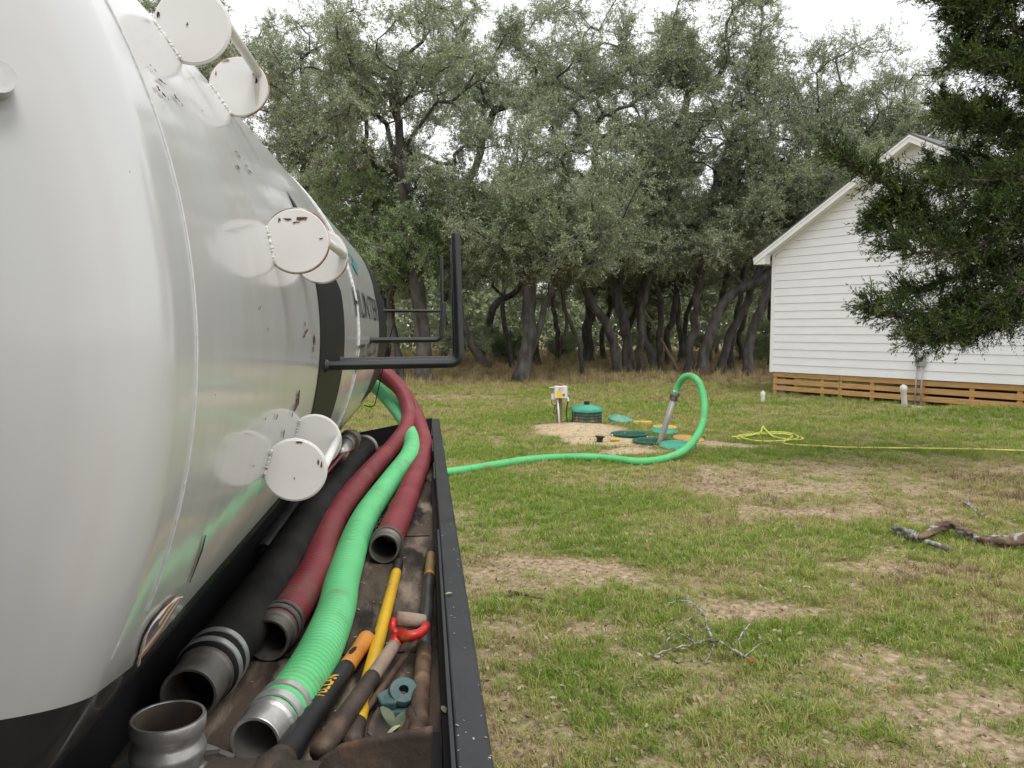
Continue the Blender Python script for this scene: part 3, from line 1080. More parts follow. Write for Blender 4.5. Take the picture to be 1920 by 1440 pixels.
# bed: floor, end plate, side rail, frame and wheels
o = mk('bed_floor', box((-.93, 2.1, BZ - .02), (1.95, 5.0, .04)), M['bed'], truck, label='dirty dark bed floor beside the tank')
for yy in (1.62, 2.55, 3.5):
    mk('floor_seam', box((-.24, yy, BZ + .0015), (.50, .006, .003)), M['black_paint_matt'], o)
o = mk('side_rail', box((.063, 1.85, RZ - .03), (.0513, 6.5, .06)), M['black_paint'], truck, label='black steel side rail with chipped paint')
bevel(o, .005, 3)
mk('rail_web', box((.076, 1.85, RZ - .145), (.018, 6.5, .17)), M['black_paint'], o)
mk('rail_ledge', box((.030, 1.75, BZ + .018), (.014, 3.3, .036)), M['black_paint_matt'], o)
for y0, y1 in ((.2, 2.26), (3.05, 3.42), (3.75, 3.98), (4.3, 4.6)):
    mk('rail_tab', box((.034, .5 * (y0 + y1), RZ - .012), (.006, y1 - y0, .02)), M['black_paint'], o)
mk('stake_pocket', box((-.005, 1.03, BZ + .012), (.05, .42, .024)), M['black_paint_matt'], o)  # solid black block painted in for the dark of a gap
ep = [D(640, 818, 4.6), D(815, 784, 4.6)]
zb = BZ - .05
mk('end_plate', prism([(ep[0][0], 4.6, zb), (.036, 4.6, zb), (.036, 4.6, ep[1][2]), (ep[0][0], 4.6, ep[0][2])], .02, (0, 1, 0)), M['black_paint_matt'], truck)
mk('tank_skirt', box((-.515, 2.45, BZ + .055), (.03, 4.1, .115)), M['black_paint_matt'], truck)
mk('saddle', box((-.95, .62, BZ + .02), (.85, .05, .10)), M['black_paint_matt'], truck)
# cab added behind the lens, out of view, sized to shade the tank end
unseen_cab = mk('cab', box((-1.06, -1.01, 1.95), (1.92, 1.92, 2.2)), M['cab_white'], truck)
bevel(unseen_cab, .09, 4)
mk('rear_window', box((-1.02, -.047, 2.15), (.9, .012, .45)), M['dark_glass'], unseen_cab)
mk('side_window', box((-.097, -1.15, 2.15), (.012, .85, .5)), M['dark_glass'], unseen_cab)
mk('door_handle', box((-.085, -.75, 1.72), (.03, .16, .03)), M['black_paint'], unseen_cab)
mk('bumper', box((-1.02, -2.38, .7), (1.7, .14, .3)), M['black_paint'], truck)
mk('hood', box((-1.02, -2.2, 1.2), (1.5, 1.0, .65)), M['cab_white'], truck)
for sx_ in (-1.35, -.5):
    mk('frame_rail', box((sx_, 1.9, BZ - .17), (.09, 6.4, .22)), M['black_paint_matt'], truck)
mk('end_valve', lathe([(0, 0), (.05, 0), (.05, .14), (.075, .14), (.075, .17), (.05, .17), (.05, .25), (0, .25)], (-.92, TY1 + .12, TZ - .35), (0, 1, 0), 24),
   M['dirty_alu'], truck, auto=40)
for wy in (1.3, 2.6):
    for wx in (-.1, -1.75):
        w_ = mk('wheel', lathe([(.20, -.13), (.42, -.13), (.48, -.10), (.50, -.04), (.50, .04), (.48, .10), (.42, .13), (.20, .13), (.20, -.13)], (wx, wy, .5), (1, 0, 0), 40),
                M['tyre'], truck, auto=40)
        mk('rim', lathe([(0, -.06), (.10, -.06), (.2, -.10), (.22, -.12), (.22, .12), (.2, .10), (.1, .06), (0, .06)], (wx, wy, .5), (1, 0, 0), 28), M['alu'], w_, auto=40)
for wy in (1.3, 2.6):
    mk('axle', tube([(-1.75, wy, .5), (-.1, wy, .5)], .05, 12), M['black_paint_matt'], truck, smooth=True)
    mk('axle_hanger', box((-1.35, wy, .72), (.08, .2, .5)), M['black_paint_matt'], truck)
    mk('axle_hanger', box((-.5, wy, .72), (.08, .2, .5)), M['black_paint_matt'], truck)


# ------------------------------------------------------------------ hoses on the bed
def px_path(L):
    out = []
    for e in L:
        if e[0] == 'z':
            out.append(U(e[1], e[2], e[3]))
        else:
            out.append(D(e[1], e[2], e[3]))
    return np.array(out)


def ribbed_hose(name, P, r0, pitch, amp, m, label, cat='hose', sides=20, group=None, trim=0.0):
    C, s = spline(P, pitch / 4)
    k = s > trim
    C, s = C[k], s[k]
    root = thing(name, (C[0][0], C[0][1], C[0][2] - r0), label, cat, group)
    R = np.where(np.arange(len(s)) % 4 == 2, r0 - amp * 1.5, r0 + amp * .4)
    mk('hose_body', tube(C, R, sides, caps=False), m, root, smooth=True)
    return root, C


def fitting(root, C, r, m, L=.075, thick=.006, flare=.0, clamp=None, clamps=((.02, .02),), lead=0.0):
    """open pipe end with a bore, at the start of the hose C"""
    d = norm(C[0] - C[6])
    org = C[0] - d * .03
    pr = [(r * .985, 0), (r * .985, .03), (r + .004, .032), (r + .004, .042), (r, .046), (r, L + .018), (r + flare, L + .02), (r + flare, L + .03),
          (r - .001, L + .031), (r - thick, L + .03), (r - thick, L * .4), (r - thick, -.12), (0, -.12)]
    f = mk('end_fitting', lathe(pr, org, d, 40), m, root, auto=35)
    for t_, w_ in clamps:
        o_ = C[0] - d * t_
        mk('hose_clamp', lathe([(r * 1.07, 0), (r * 1.14, .001), (r * 1.14, w_ - .001), (r * 1.07, w_)], o_ - d * w_, d, 36), M['steel'] if clamp is None else clamp, root, auto=35)
    return f


HZ = BZ + .047
red1, c1 = ribbed_hose('suction_hose', px_path([('z', 515, 1183, HZ), ('z', 553, 1132, HZ), ('z', 590, 1070, HZ), ('z', 606, 1020, HZ), ('z', 636, 955, HZ), ('z', 690, 888, HZ),
                       ('y', 733, 842, 4.0), ('y', 760, 806, 4.35), ('y', 767, 775, 4.62), ('y', 757, 740, 4.74), ('y', 738, 715, 4.8), ('y', 712, 693, 4.84), ('y', 670, 672, 4.86)]),
                       .0445, .0125, .0026, M['hose_red'], 'maroon ribbed hose lying between the black hose and the green hose')
fitting(red1, c1, .0445, M['dirty_alu'], L=.052, clamp=M['dirty_alu'], clamps=((.012, .016), (.04, .012)))
red2, c2 = ribbed_hose('suction_hose', px_path([('z', 724, 1020, HZ), ('z', 748, 968, HZ), ('z', 776, 900, HZ), ('z', 789, 868, HZ), ('y', 794, 830, 4.15), ('y', 787, 800, 4.45), ('y', 777, 772, 4.72),
                       ('y', 757, 738, 4.9), ('y', 730, 712, 4.98), ('y', 690, 690, 5.0)]),
                       .0445, .0125, .0026, M['hose_red'], 'shorter maroon ribbed hose lying against the black side rail')
fitting(red2, c2, .0440, M['dirty_alu'], L=.052, clamp=M['dirty_alu'], clamps=((.010, .014),))
grn, c3 = ribbed_hose('suction_hose', px_path([('z', 507, 1358, HZ), ('z', 556, 1296, HZ), ('z', 598, 1225, HZ), ('z', 630, 1145, HZ), ('z', 646, 1075, HZ), ('z', 682, 975, HZ), ('z', 735, 897, HZ),
                      ('y', 766, 855, 3.72), ('y', 772, 826, 4.15), ('y', 762, 795, 4.6), ('y', 742, 765, 4.82), ('y', 722, 742, 4.92), ('y', 700, 722, 4.96), ('y', 660, 700, 5.0)]),
                      .0430, .0155, .0032, M['hose_green'], 'bright green ribbed hose lying on the truck bed')
fitting(grn, c3, .0415, M['alu'], L=.060, clamps=((.006, .020), (.045, .016)))
# thick smooth black hose beside the tank
C, s = spline(px_path([('z', 385, 1263, BZ + .066), ('z', 440, 1190, BZ + .066), ('z', 500, 1105, BZ + .066), ('z', 565, 1000, BZ + .066), ('z', 622, 915, BZ + .066),
                       ('z', 664, 862, BZ + .066), ('y', 686, 838, 3.90)]), .012)
blk = thing('rubber_hose', (C[0][0], C[0][1], BZ), 'thick black rubber hose lying along the foot of the tank', 'hose')
mk('hose_body', tube(C, .0565 + .0012 * np.sin(s * 260) + .0008 * np.sin(s * 37), 30), M['rubber'], blk, smooth=True)
fitting(blk, C, .0485, M['dirty_alu'], L=.085, thick=.006, clamps=())
d_ = norm(C[0] - C[6])
for t_ in (.012, .055):
    mk('hose_clamp', lathe([(.055, 0), (.0595, .001), (.0595, .017), (.055, .018)], C[0] - d_ * t_ - d_ * .018, d_, 40), M['steel'], blk, auto=35)
d_ = norm(C[-1] - C[-8])
mk('end_band', lathe([(.058, 0), (.063, .002), (.063, .02), (.058, .022), (0, .022)], C[-1] - d_ * .01, d_, 32), M['galv'], blk, auto=35)

# big aluminium coupling standing on the bed
cp = U(309, 1343, BZ + .135)
cpl = thing('cam_coupling', (cp[0], cp[1], BZ), 'dirty aluminium pipe coupling standing upright beside the black hose', 'coupling')
pr = [(.082, .0), (.086, .004), (.086, .045), (.082, .053), (.060, .060), (.050, .064), (.0485, .072), (.0510, .078), (.0520, .084), (.0515, .090), (.0455, .098), (.0450, .104), (.0475, .111),
      (.0505, .114), (.0515, .118), (.0515, .131), (.0500, .1345), (.0462, .1345), (.0450, .130)]
mk('coupling_body', lathe(pr, (cp[0], cp[1], BZ), (0.03, 0.02, 1), 56), M['alu'], cpl, auto=35)
mk('coupling_bore', lathe([(.0452, .1335), (.0435, .125), (.0425, .11), (.0425, .012), (0, .012)], (cp[0], cp[1], BZ), (0.03, 0.02, 1), 48), M['bore'], cpl, auto=35)
q = cp + np.array([.062, .012, -.085])
ring = [q + np.array([.017 * math.cos(a_), .010 * math.sin(a_) * .3, .017 * math.sin(a_)]) for a_ in np.linspace(0, 2 * math.pi, 24)]
mk('finger_ring', tube(ring, .0016, 6, caps=False), M['dirty_alu'], cpl, smooth=True)
mk('cam_lever', prism([q + np.array(v) for v in ((-.025, -.006, .02), (.01, -.006, .022), (.03, -.006, .012), (.012, -.006, .008), (-.02, -.006, .01))], .012, (0, 1, 0)), M['dirty_alu'], cpl)

# grey conduit along the foot of the tank, and fittings at its far end
P = px_path([('z', 492, 1035, BZ + .035), ('z', 560, 940, BZ + .035), ('z', 622, 862, BZ + .035)])
Q, _ = spline(P, .04)
cn = thing('grey_pipe', (Q[0][0], Q[0][1], BZ), 'slim dark grey pipe lying between the tank and the black hose', 'pipe')
mk('pipe_body', tube(Q, .026, 18), M['handle_grey'], cn, smooth=True)
mk('pipe_mouth', lathe([(.0262, 0), (.028, .001), (.028, .012), (.022, .013), (.022, -.03), (0, -.03)], Q[0], norm(Q[0] - Q[1]), 24), M['cable'], cn, auto=35)
vb = D(655, 826, 3.3)
vt = thing('valve_coupling', (vb[0], vb[1], BZ), 'dark greasy coupling at the far end of the black hose', 'coupling')
mk('collar', lathe([(.02, -.05), (.034, -.05), (.034, -.015), (.046, -.012), (.046, .012), (.034, .015), (.034, .05), (.02, .05)], vb, (.25, .9, .15), 28), M['dirty_alu'], vt, auto=35)
for a_ in np.linspace(0, 2 * math.pi, 7)[:-1]:
    mk('bolt', lathe([(0, -.018), (.006, -.018), (.006, .018), (0, .018)], vb + .041 * np.array([math.cos(a_), 0, math.sin(a_)]), (.25, .9, .15), 6), M['rust'], vt)
mk('coupling_neck', tube([vb + np.array([-.02, -.16, -.035]), vb + np.array([-.01, -.05, -.01])], .028, 16), M['alu'], vt, smooth=True)
P = px_path([('z', 622, 868, BZ + .08), ('z', 640, 850, BZ + .1), ('z', 655, 842, BZ + .1)])
mk('red_strap', tube(spline([D(600, 900, 2.7), D(625, 872, 2.9), D(640, 855, 3.05), D(655, 845, 3.2), D(664, 838, 3.3)], .02)[0], .006, 8), M['hose_red'], vt, smooth=True)
# coil of chain on the floor by the green hose
ck = U(706, 985, BZ + .02)
chain = thing('chain', (ck[0], ck[1], BZ), 'short black chain lying between green and maroon hoses', 'chain')
for i in range(7):
    c_ = ck + np.array([.012 * math.sin(i * 1.7), -.10 + .035 * i, .006 * (i % 2)])
    L_ = [c_ + np.array([(.013 * math.cos(a_)) * (1 if i % 2 else .4), .022 * math.sin(a_), .011 * math.cos(a_) * (0 if i % 2 else 1)]) for a_ in np.linspace(0, 2 * math.pi, 18)]
    mk('link', tube(L_, .0045, 6, caps=False), M['cable'], chain, smooth=True)


# ------------------------------------------------------------------ hand tools on the bed
def seg_tube(root, name, P, r, m, sides=16):
    Q, _ = spline(P, .02)
    R = np.interp(np.linspace(0, 1, len(Q)), np.linspace(0, 1, len(r)), r)
    return mk(name, tube(Q, R, sides), m, root, smooth=True)


# maul with an orange and black handle
b0, b1 = U(691, 1193, BZ + .022), U(519, 1438, BZ + .045)
ax = norm(b1 - b0)
LT = np.linalg.norm(b1 - b0)
maul = thing('maul', (b1[0], b1[1], BZ), 'maul with orange and black handle lettered VULCAN beside the green hose', 'hammer')
at = lambda t_: b0 + (b1 - b0) * t_
seg_tube(maul, 'grip', [at(.02), at(.1), at(.2), at(.33)], [.0200, .0180, .0168, .0168, .0175], M['orange_grip'])
mk('end_cap', lathe([(0, -.012), (.014, -.012), (.019, -.008), (.0215, .006), (.0200, .010), (0, .010)], at(.015), ax, 20), M['grip_black'], maul, auto=40)
seg_tube(maul, 'handle', [at(.325), at(.5), at(.75), at(1.0)], [.0178, .0182, .0188, .0198, .0210], M['grip_black'])
side = norm(np.cross(ax, (0, 0, 1)))
upv = np.cross(side, ax)
for t_, w_ in ((.215, .0045), (.235, .006), (.255, .0045)):
    q = at(t_) + upv * .0170
    mk('grip_inlay', prism([q - side * w_ - ax * .006, q + side * w_ * .4 - ax * .008, q + side * w_ + ax * .004, q - side * w_ * .3 + ax * .009], .0012, upv), M['grip_black'], maul)
V, F = text_mesh('VULCAN', .03)
out = []
for u, v, _ in V:
    q = at(.64 - .18 * u)
    ang = (v - .5) * 1.15 + .15
    out.append(q + .0196 * (upv * math.cos(ang) + side * math.sin(ang)))
mk('maul_lettering', (out, F), M['text_yellow'], maul)
mk('maul_collar', lathe([(.018, -.03), (.024, -.02), (.030, .012), (.034, .03), (.034, .09), (0, .09)], at(1.0), ax, 24), M['brown_steel'], maul, auto=40)
mk('maul_head', box(at(1.0) + ax * .065, (.16, .058, .062), [side, ax, upv]), M['brown_steel'], maul)
bevel(maul.children[-1], .008, 2)

# shovel with a red D-grip
s0, s1 = U(741, 1207, BZ + .055), U(600, 1412, BZ + .045)
sax = norm(s1 - s0)
dsh = thing('d_handle_shovel', (s1[0], s1[1], BZ), 'shovel with red D-grip and weathered wooden shaft, its broad blade nearest', 'shovel')
at2 = lambda t_: s0 + (s1 - s0) * t_
seg_tube(dsh, 'shaft', [at2(0), at2(.2), at2(.38)], [.0132, .0140, .0144], M['wood_old'])
seg_tube(dsh, 'socket', [at2(.37), at2(.6), at2(.8), at2(1.0)], [.0155, .0162, .0168, .0178, .0172], M['brown_steel'])
gA, gB = U(744, 1160, BZ + .095), U(795, 1166, BZ + .080)
seg_tube(dsh, 'grip', [gA, .5 * (gA + gB), gB], [.0150, .0162, .0150], M['wood_old'])
seg_tube(dsh, 'yoke', [at2(.02), at2(-.06) + (0, 0, .006), U(738, 1183, BZ + .075), U(733, 1170, BZ + .088), U(739, 1160, BZ + .096)], [.0145, .013, .009, .0085, .0085], M['red_paint'])
seg_tube(dsh, 'yoke', [at2(.02), at2(-.05) + (0.004, 0, .008), U(768, 1193, BZ + .078), U(790, 1186, BZ + .078), U(799, 1172, BZ + .082)], [.0145, .0140, .0115, .010, .009], M['red_paint'])
# the broad blade: a curved sheet standing on edge near the rail
bl = [U(588, 1420, BZ + .060), U(655, 1388, BZ + .085), U(735, 1377, BZ + .100), U(811, 1363, BZ + .105)]
pl_ = [U(596, 1424, BZ + .045), U(640, 1394, BZ + .066), U(700, 1379, BZ + .080), U(811, 1361, BZ + .096)]
nf = norm(np.cross(pl_[3] - pl_[0], (0, 0, 1)))
if nf[1] > 0:
    nf = -nf
V, F = [], []
NU, NV = 25, 8
edge, _ = spline(pl_, .2)
edge = np.stack([np.interp(np.linspace(0, 1, NU), np.linspace(0, 1, len(pl_)), np.array(pl_)[:, k]) for k in range(3)], 1)
for i in range(NU):
    for k in range(NV):
        q = k / (NV - 1)
        w_ = i / (NU - 1)
        p = edge[i].copy()
        p[2] = p[2] * (1 - q) + (BZ + .003) * q
        V.append(p + nf * (.016 * q + .008 * math.sin(math.pi * w_) * q - .003 * math.sin(math.pi * q)))
for i in range(NU - 1):
    for k in range(NV - 1):
        b = i * NV + k
        F.append((b, b + NV, b + NV + 1, b + 1))
o = mk('blade', (V, F), M['brown_steel'], dsh, smooth=True)
sm = o.modifiers.new('thick', 'SOLIDIFY')
sm.thickness = .0022
sm.offset = 0

# yellow-handled shovel
y0, y1 = U(748, 1054, BZ + .018), U(668, 1362, BZ + .024)
ysh = thing('yellow_shovel', (y1[0], y1[1], BZ), 'shovel with a long yellow fibreglass handle under the other tools', 'shovel')
at3 = lambda t_: y0 + (y1 - y0) * t_
seg_tube(ysh, 'end_cap', [at3(0), at3(.06), at3(.105)], [.0135, .0150, .0150], M['grip_black'])
seg_tube(ysh, 'handle', [at3(.10), at3(.4), at3(.7), at3(1.0)], [.0142, .0142, .0145, .0150], M['yellow'])
yax = norm(y1 - y0)
seg_tube(ysh, 'socket', [at3(1.0) - yax * .01, at3(1.0) + yax * .03, at3(1.0) + yax * .06], [.0165, .0175, .019], M['brown_steel'])
# its dished blade, seen edge-on, with oak leaves caught in it
V, F = [], []
bc = U(738, 1366, BZ + .030)
for i in range(9):
    for j in range(9):
        u, v = i / 8 * 2 - 1, j / 8
        w_ = .040 * (1 - .35 * v ** 2)
        V.append(bc + np.array([u * w_, -.03 + .06 * v, .022 * u * u + .012 * v - .010]))
for i in range(8):
    for j in range(8):
        b = i * 9 + j
        F.append((b, b + 9, b + 10, b + 1))
o = mk('blade', (V, F), M['brown_steel'], ysh, smooth=True)
sm = o.modifiers.new('thick', 'SOLIDIFY')
sm.thickness = .003

# digging bar handle against the rail
r0, r1 = U(808, 1040, BZ + .030), U(783, 1385, BZ + .030)
rsh = thing('dark_handled_shovel', (r1[0], r1[1], BZ), 'shovel with worn dark handle and tan tip leaning along the rail', 'shovel')
at4 = lambda t_: r0 + (r1 - r0) * t_
seg_tube(rsh, 'tan_tip', [at4(0), at4(.08), at4(.20)], [.0125, .0140, .0145], M['tan_end'])
mk('yellow_band', lathe([(.0140, 0), (.0152, .001), (.0152, .016), (.0140, .017)], at4(.185), norm(r1 - r0), 20), M['orange_grip'], rsh, auto=40)
seg_tube(rsh, 'handle', [at4(.195), at4(.4), at4(.66)], [.0145, .0145, .0148], M['handle_grey'])
seg_tube(rsh, 'socket', [at4(.655), at4(.8), at4(.9), at4(1.0)], [.0160, .0165, .0168, .0175], M['wood_dark'])

# thin stick under the D-handle shaft
stk = [U(786, 1198, BZ + .034), U(745, 1250, BZ + .03), U(700, 1312, BZ + .026), U(640, 1380, BZ + .02)]
Q, _ = spline(stk, .02)
setprops(mk('thin_stick', tube(Q, np.linspace(.0062, .0075, len(Q)), 10), M['wood_dark'], smooth=True),
         'thin brown wooden stick crossing under the shovel shafts', 'stick')

# teal casting: an eye on a foot
tc_ = U(752, 1305, BZ + .028)
cst = thing('teal_casting', (tc_[0], tc_[1], BZ), 'teal painted metal casting with an eye, beside the dark shovel handle', 'casting')
mk('eye', lathe([(.009, -.011), (.024, -.011), (.027, -.007), (.027, .007), (.024, .011), (.009, .011), (.009, -.011)], tc_ + np.array([.004, 0, .006]), (.1, -.55, .8), 28), M['teal_cast'], cst, auto=40)
mk('jaw', prism([tc_ + np.array(v) for v in ((-.045, -.004, -.006), (-.03, .010, -.004), (-.008, .014, .0), (.0, -.008, -.002), (-.01, -.026, -.014), (-.036, -.022, -.016))], .016, (.1, -.2, 1)), M['teal_cast'], cst)
mk('foot', box(tc_ + np.array([.0, -.012, -.020]), (.05, .035, .014)), M['teal_cast'], cst)
for o in list(cst.children)[1:]:
    bevel(o, .003, 2)


def leaf_obj(p, L, w, yaw, tilt, m):
    n = 5
    V = []
    for i in range(n):
        s = i / (n - 1)
        ww = w * math.sin(math.pi * min(s * .9 + .06, 1)) ** .7
        for k in (-1, 0, 1):
            V.append((s * L - L / 2, k * ww, .12 * w * abs(k) + .1 * L * math.sin(math.pi * s)))
    V = np.array(V)
    cy_, sy_ = math.cos(yaw), math.sin(yaw)
    ct, st_ = math.cos(tilt), math.sin(tilt)
    V = V @ np.array([[ct, 0, st_], [0, 1, 0], [-st_, 0, ct]])
    V = V @ np.array([[cy_, sy_, 0], [-sy_, cy_, 0], [0, 0, 1]])
    F = []
    for i in range(n - 1):
        for k in range(2):
            b = i * 3 + k
            F.append((b, b + 3, b + 4, b + 1))
    return V + np.asarray(p), F


for px, py, z_, L_, yw, m_, lb in ((727, 1345, .045, .045, 2.2, 'leaf_green', 'green oak leaf in the shovel blade, broadest of three'),
                                   (750, 1355, .05, .040, 1.2, 'leaf_green', 'narrow green oak leaf standing up beside the dark shovel handle'),
                                   (738, 1370, .045, .026, .3, 'leaf_grey', 'small pale leaf lying in the shovel blade')):
    o = mk('oak_leaf', leaf_obj(U(px, py, BZ + z_), L_, L_ * .22, yw, .5, M[m_]), M[m_], smooth=True)
    setprops(o, lb, 'leaf')
o = mk('oak_leaf', leaf_obj(U(842, 1113, RZ + .003), .016, .0048, .35, .0, M['leaf_grey']), M['leaf_grey'], smooth=True)
setprops(o, 'pale dry leaf lying on top of the black side rail', 'leaf')
o = mk('oak_leaf', leaf_obj(U(832, 1330, BZ + .04), .016, .0050, 1.9, .3, M['leaf_grey']), M['leaf_grey'], smooth=True)
setprops(o, 'pale dry leaf tucked against the inside of the rail', 'leaf')

# bits of straw, grit and paint flakes swept about the bed floor
V, F = [], []
mb = MB()
for i in range(150):
    x_ = rng.uniform(-.42, .02)
    y_ = 1.0 + 3.3 * rng.random() ** 1.3
    L_ = rng.choice([.004, .006, .010, .022], p=[.5, .3, .15, .05])
    a_ = rng.uniform(0, 6.3)
    w_ = min(.0016, L_ * .35) * rng.uniform(.6, 1.3)
    c_ = np.array([x_, y_, BZ + .003])
    u, v = np.array([math.cos(a_), math.sin(a_), 0]) * L_ / 2, np.array([-math.sin(a_), math.cos(a_), 0]) * w_
    mb.add([c_ - u - v, c_ + u - v * .5, c_ + u + v, c_ - u + v * .5, c_ + (0, 0, .0015)], [(0, 1, 4), (1, 2, 4), (2, 3, 4), (3, 0, 4)])
for i in range(36):
    y_ = 1.0 + 3.9 * rng.random() ** 1.6
    x_ = rng.uniform(.040, .086)
    L_ = rng.uniform(.0012, .0035)
    c_ = np.array([x_, y_, RZ + .0012])
    a_ = rng.uniform(0, 6.3)
    u, v = np.array([math.cos(a_), math.sin(a_), 0]) * L_, np.array([-math.sin(a_), math.cos(a_), 0]) * L_ * .5
    mb.add([c_ - u - v, c_ + u - v * .5, c_ + u * .7 + v, c_ - u + v * .5, c_ + (0, 0, .0008)], [(0, 1, 4), (1, 2, 4), (2, 3, 4), (3, 0, 4)])
mk('bed_litter', mb, M['grit'], kind='stuff', label='pale grit and straw scattered over bed floor and rail', cat='litter')

# ------------------------------------------------------------------ septic gear in the yard
def riser(h, label, top):
    hx, hy, hr = h
    g = gz(hx, hy)
    z1 = g + top
    o_ = thing('tank_riser', (hx, hy, g), label, 'riser')
    R_ = hr + .03
    mk('riser_wall', lathe([(R_, -.15), (R_, top - .02), (R_ + .035, top - .012), (R_ + .035, top), (hr, top), (hr - .012, top - .02), (hr - .012, -.85), (0, -.85)], (hx, hy, g), (0, 0, 1), 48), M['riser_in'], o_, auto=40)
    return o_


riser(HOLES[0], 'open green septic riser farther from the suction pipe', .045)
riser(HOLES[1], 'open green septic riser with the suction pipe standing in it', .05)


def lid(px, py, r, tilt_axis, tilt, label, m, dz=.05, th=.05, rib=True, dome=.03):
    c_ = G(px, py, dz)
    ax_ = np.array([math.sin(tilt) * math.cos(tilt_axis), math.sin(tilt) * math.sin(tilt_axis), math.cos(tilt)])
    o_ = thing('riser_lid', (c_[0], c_[1], gz(c_[0], c_[1])), label, 'lid')
    pr_ = [(0, -.01), (r * .93, -.01), (r * .95, -th * .8), (r, -th * .8), (r, -.004), (r - .008, .006), (r * .86, .008), (r * .84, .002), (r * .80, .004), (r * .4, dome * .8), (0, dome)]
    mk('lid_shell', lathe(pr_, c_, ax_, 48), m, o_, auto=35)
    if rib:
        for k in range(6):
            a_ = k * math.pi / 3
            e1 = norm(np.cross(ax_, (0, 0.3, 1)))
            e2 = np.cross(ax_, e1)
            q = c_ + (e1 * math.cos(a_) + e2 * math.sin(a_)) * r * .92 + ax_ * .008
            mk('lid_screw', lathe([(0, 0), (.014, 0), (.012, .008), (0, .009)], q, ax_, 10), M['sticker_dark'], o_)
    return o_


lid(1269, 843, .262, -1.9, .12, 'green septic lid lying flat in front of the arched hose', M['lid_green'], .055)
lid(1163, 795, .225, -1.2, .22, 'dusty green septic lid tilted on its edge beside the domed riser', M['lid_dusty'], .10, dome=.05)
lid(1245, 815, .225, -1.4, .10, 'green septic lid lying behind the suction pipe', M['lid_green'], .06)
lid(1291, 827, .245, -1.0, .10, 'tan foam insulating disc lying behind the nearest green lid', M['tan_lid'], .04, th=.05, rib=False, dome=.02)
lid(1247, 806, .21, -1.6, .04, 'yellow foam disc lying behind the green lid at the pipe', M['yellow_foam'], .05, th=.06, rib=False, dome=.0)
# long yellow foam bit
p = G(1204, 797, .045)
o = mk('foam_strip', box(p, (.34, .10, .07), [RT, np.cross((0, 0, 1), RT), (0, 0, 1)]), M['yellow_foam'])
bevel(o, .02, 3)
setprops(o, 'yellow foam strip lying behind the tilted dusty lid', 'foam')

# the closed riser with domed lid and vent
c_ = G(1100, 801, 0)
c_[2] = gz(c_[0], c_[1]) - .10
dr_ = thing('domed_riser', c_, 'ribbed riser capped with a green domed lid and black vent', 'riser')
pr = []
for k in range(6):
    t_ = .02 + k * .055
    pr += [(.250, t_), (.272, t_ + .006), (.272, t_ + .018), (.250, t_ + .024)]
pr.append((.250, .33))
mk('ribbed_wall', lathe(pr, c_, (0, 0, 1), 48), M['riser_body'], dr_, auto=35)
for k in range(16):
    a_ = k * math.pi / 8
    mk('riser_rib', box(c_ + np.array([math.cos(a_) * .262, math.sin(a_) * .262, .17]), (.02, .012, .30), [(math.cos(a_), math.sin(a_), 0), (-math.sin(a_), math.cos(a_), 0), (0, 0, 1)]), M['riser_in'], dr_)
mk('domed_lid', lathe([(.27, .30), (.285, .30), (.285, .345), (.275, .36), (.20, .395), (.10, .415), (0, .42)], c_, (0, 0, 1), 48), M['lid_green'], dr_, auto=35)
mk('vent_cap', lathe([(0, .41), (.045, .41), (.045, .43), (.052, .432), (.052, .47), (.048, .475), (0, .475)], c_, (0, 0, 1), 24), M['cable'], dr_, auto=35)

# control panel on a post
pb = G(1049, 800, -.05)
pn = thing('control_panel', pb, 'white septic control box on a wooden post with red beacon', 'control panel')
dp = pb[1]


def pz(py):
    return D(1049, py, dp)[2]


mk('post', box((pb[0] - .0, pb[1] + .05, .5 * (pb[2] + pz(735))), (.095, .095, pz(735) - pb[2])), M['post'], pn)
bx0, bx1, bz0, bz1 = D(1038.5, 730, dp)[0], D(1062, 730, dp)[0], pz(746), pz(723)
bm_ = mk('enclosure', box((.5 * (bx0 + bx1), dp - .06, .5 * (bz0 + bz1)), (bx1 - bx0, .12, bz1 - bz0)), M['white_box'], pn)
bevel(bm_, .012, 2)
fy = dp - .124


def sticker(x0, y0_, x1, y1_, m, nm):
    a_, b_ = D(x0, y0_, fy), D(x1, y1_, fy)
    mk(nm, box((.5 * (a_[0] + b_[0]), fy, .5 * (a_[2] + b_[2])), (abs(b_[0] - a_[0]), .003, abs(a_[2] - b_[2]))), m, bm_)


sticker(1044.2, 733.2, 1053.5, 745.5, M['sticker_yellow'], 'yellow_sticker')
sticker(1047, 726.5, 1056.5, 732.3, M['sticker_blue'], 'blue_print')
sticker(1055, 738.5, 1059, 743, M['sticker_dark'], 'dark_sticker')
mk('beacon', lathe([(.035, 0), (.035, .012), (.026, .03), (.012, .042), (0, .045)], ((bx0 + bx1) / 2 - .0, dp - .06, bz1), (0, 0, 1), 20), M['lamp_red'], pn, auto=40)
mk('hasp', box((bx0 - .045, dp - .06, bz1 - .025), (.10, .03, .016)), M['white_box'], pn)
mk('junction_box', box((bx0 - .02, dp - .03, bz0 + .03), (.06, .07, .10)), M['white_box'], pn)
mk('white_conduit', tube([(pb[0] - .045, pb[1] - .035, bz0 + .02), (pb[0] - .005, pb[1] - .07, pb[2] - .05)], .018, 14), M['pvc'], pn, smooth=True)
mk('elbow', tube(spline([(bx1 - .04, dp - .03, bz0 + .01), (bx1 + .02, dp - .03, bz0 - .01), (bx1 + .025, dp - .03, bz0 - .06)], .01)[0], .022, 12), M['pvc'], pn, smooth=True)
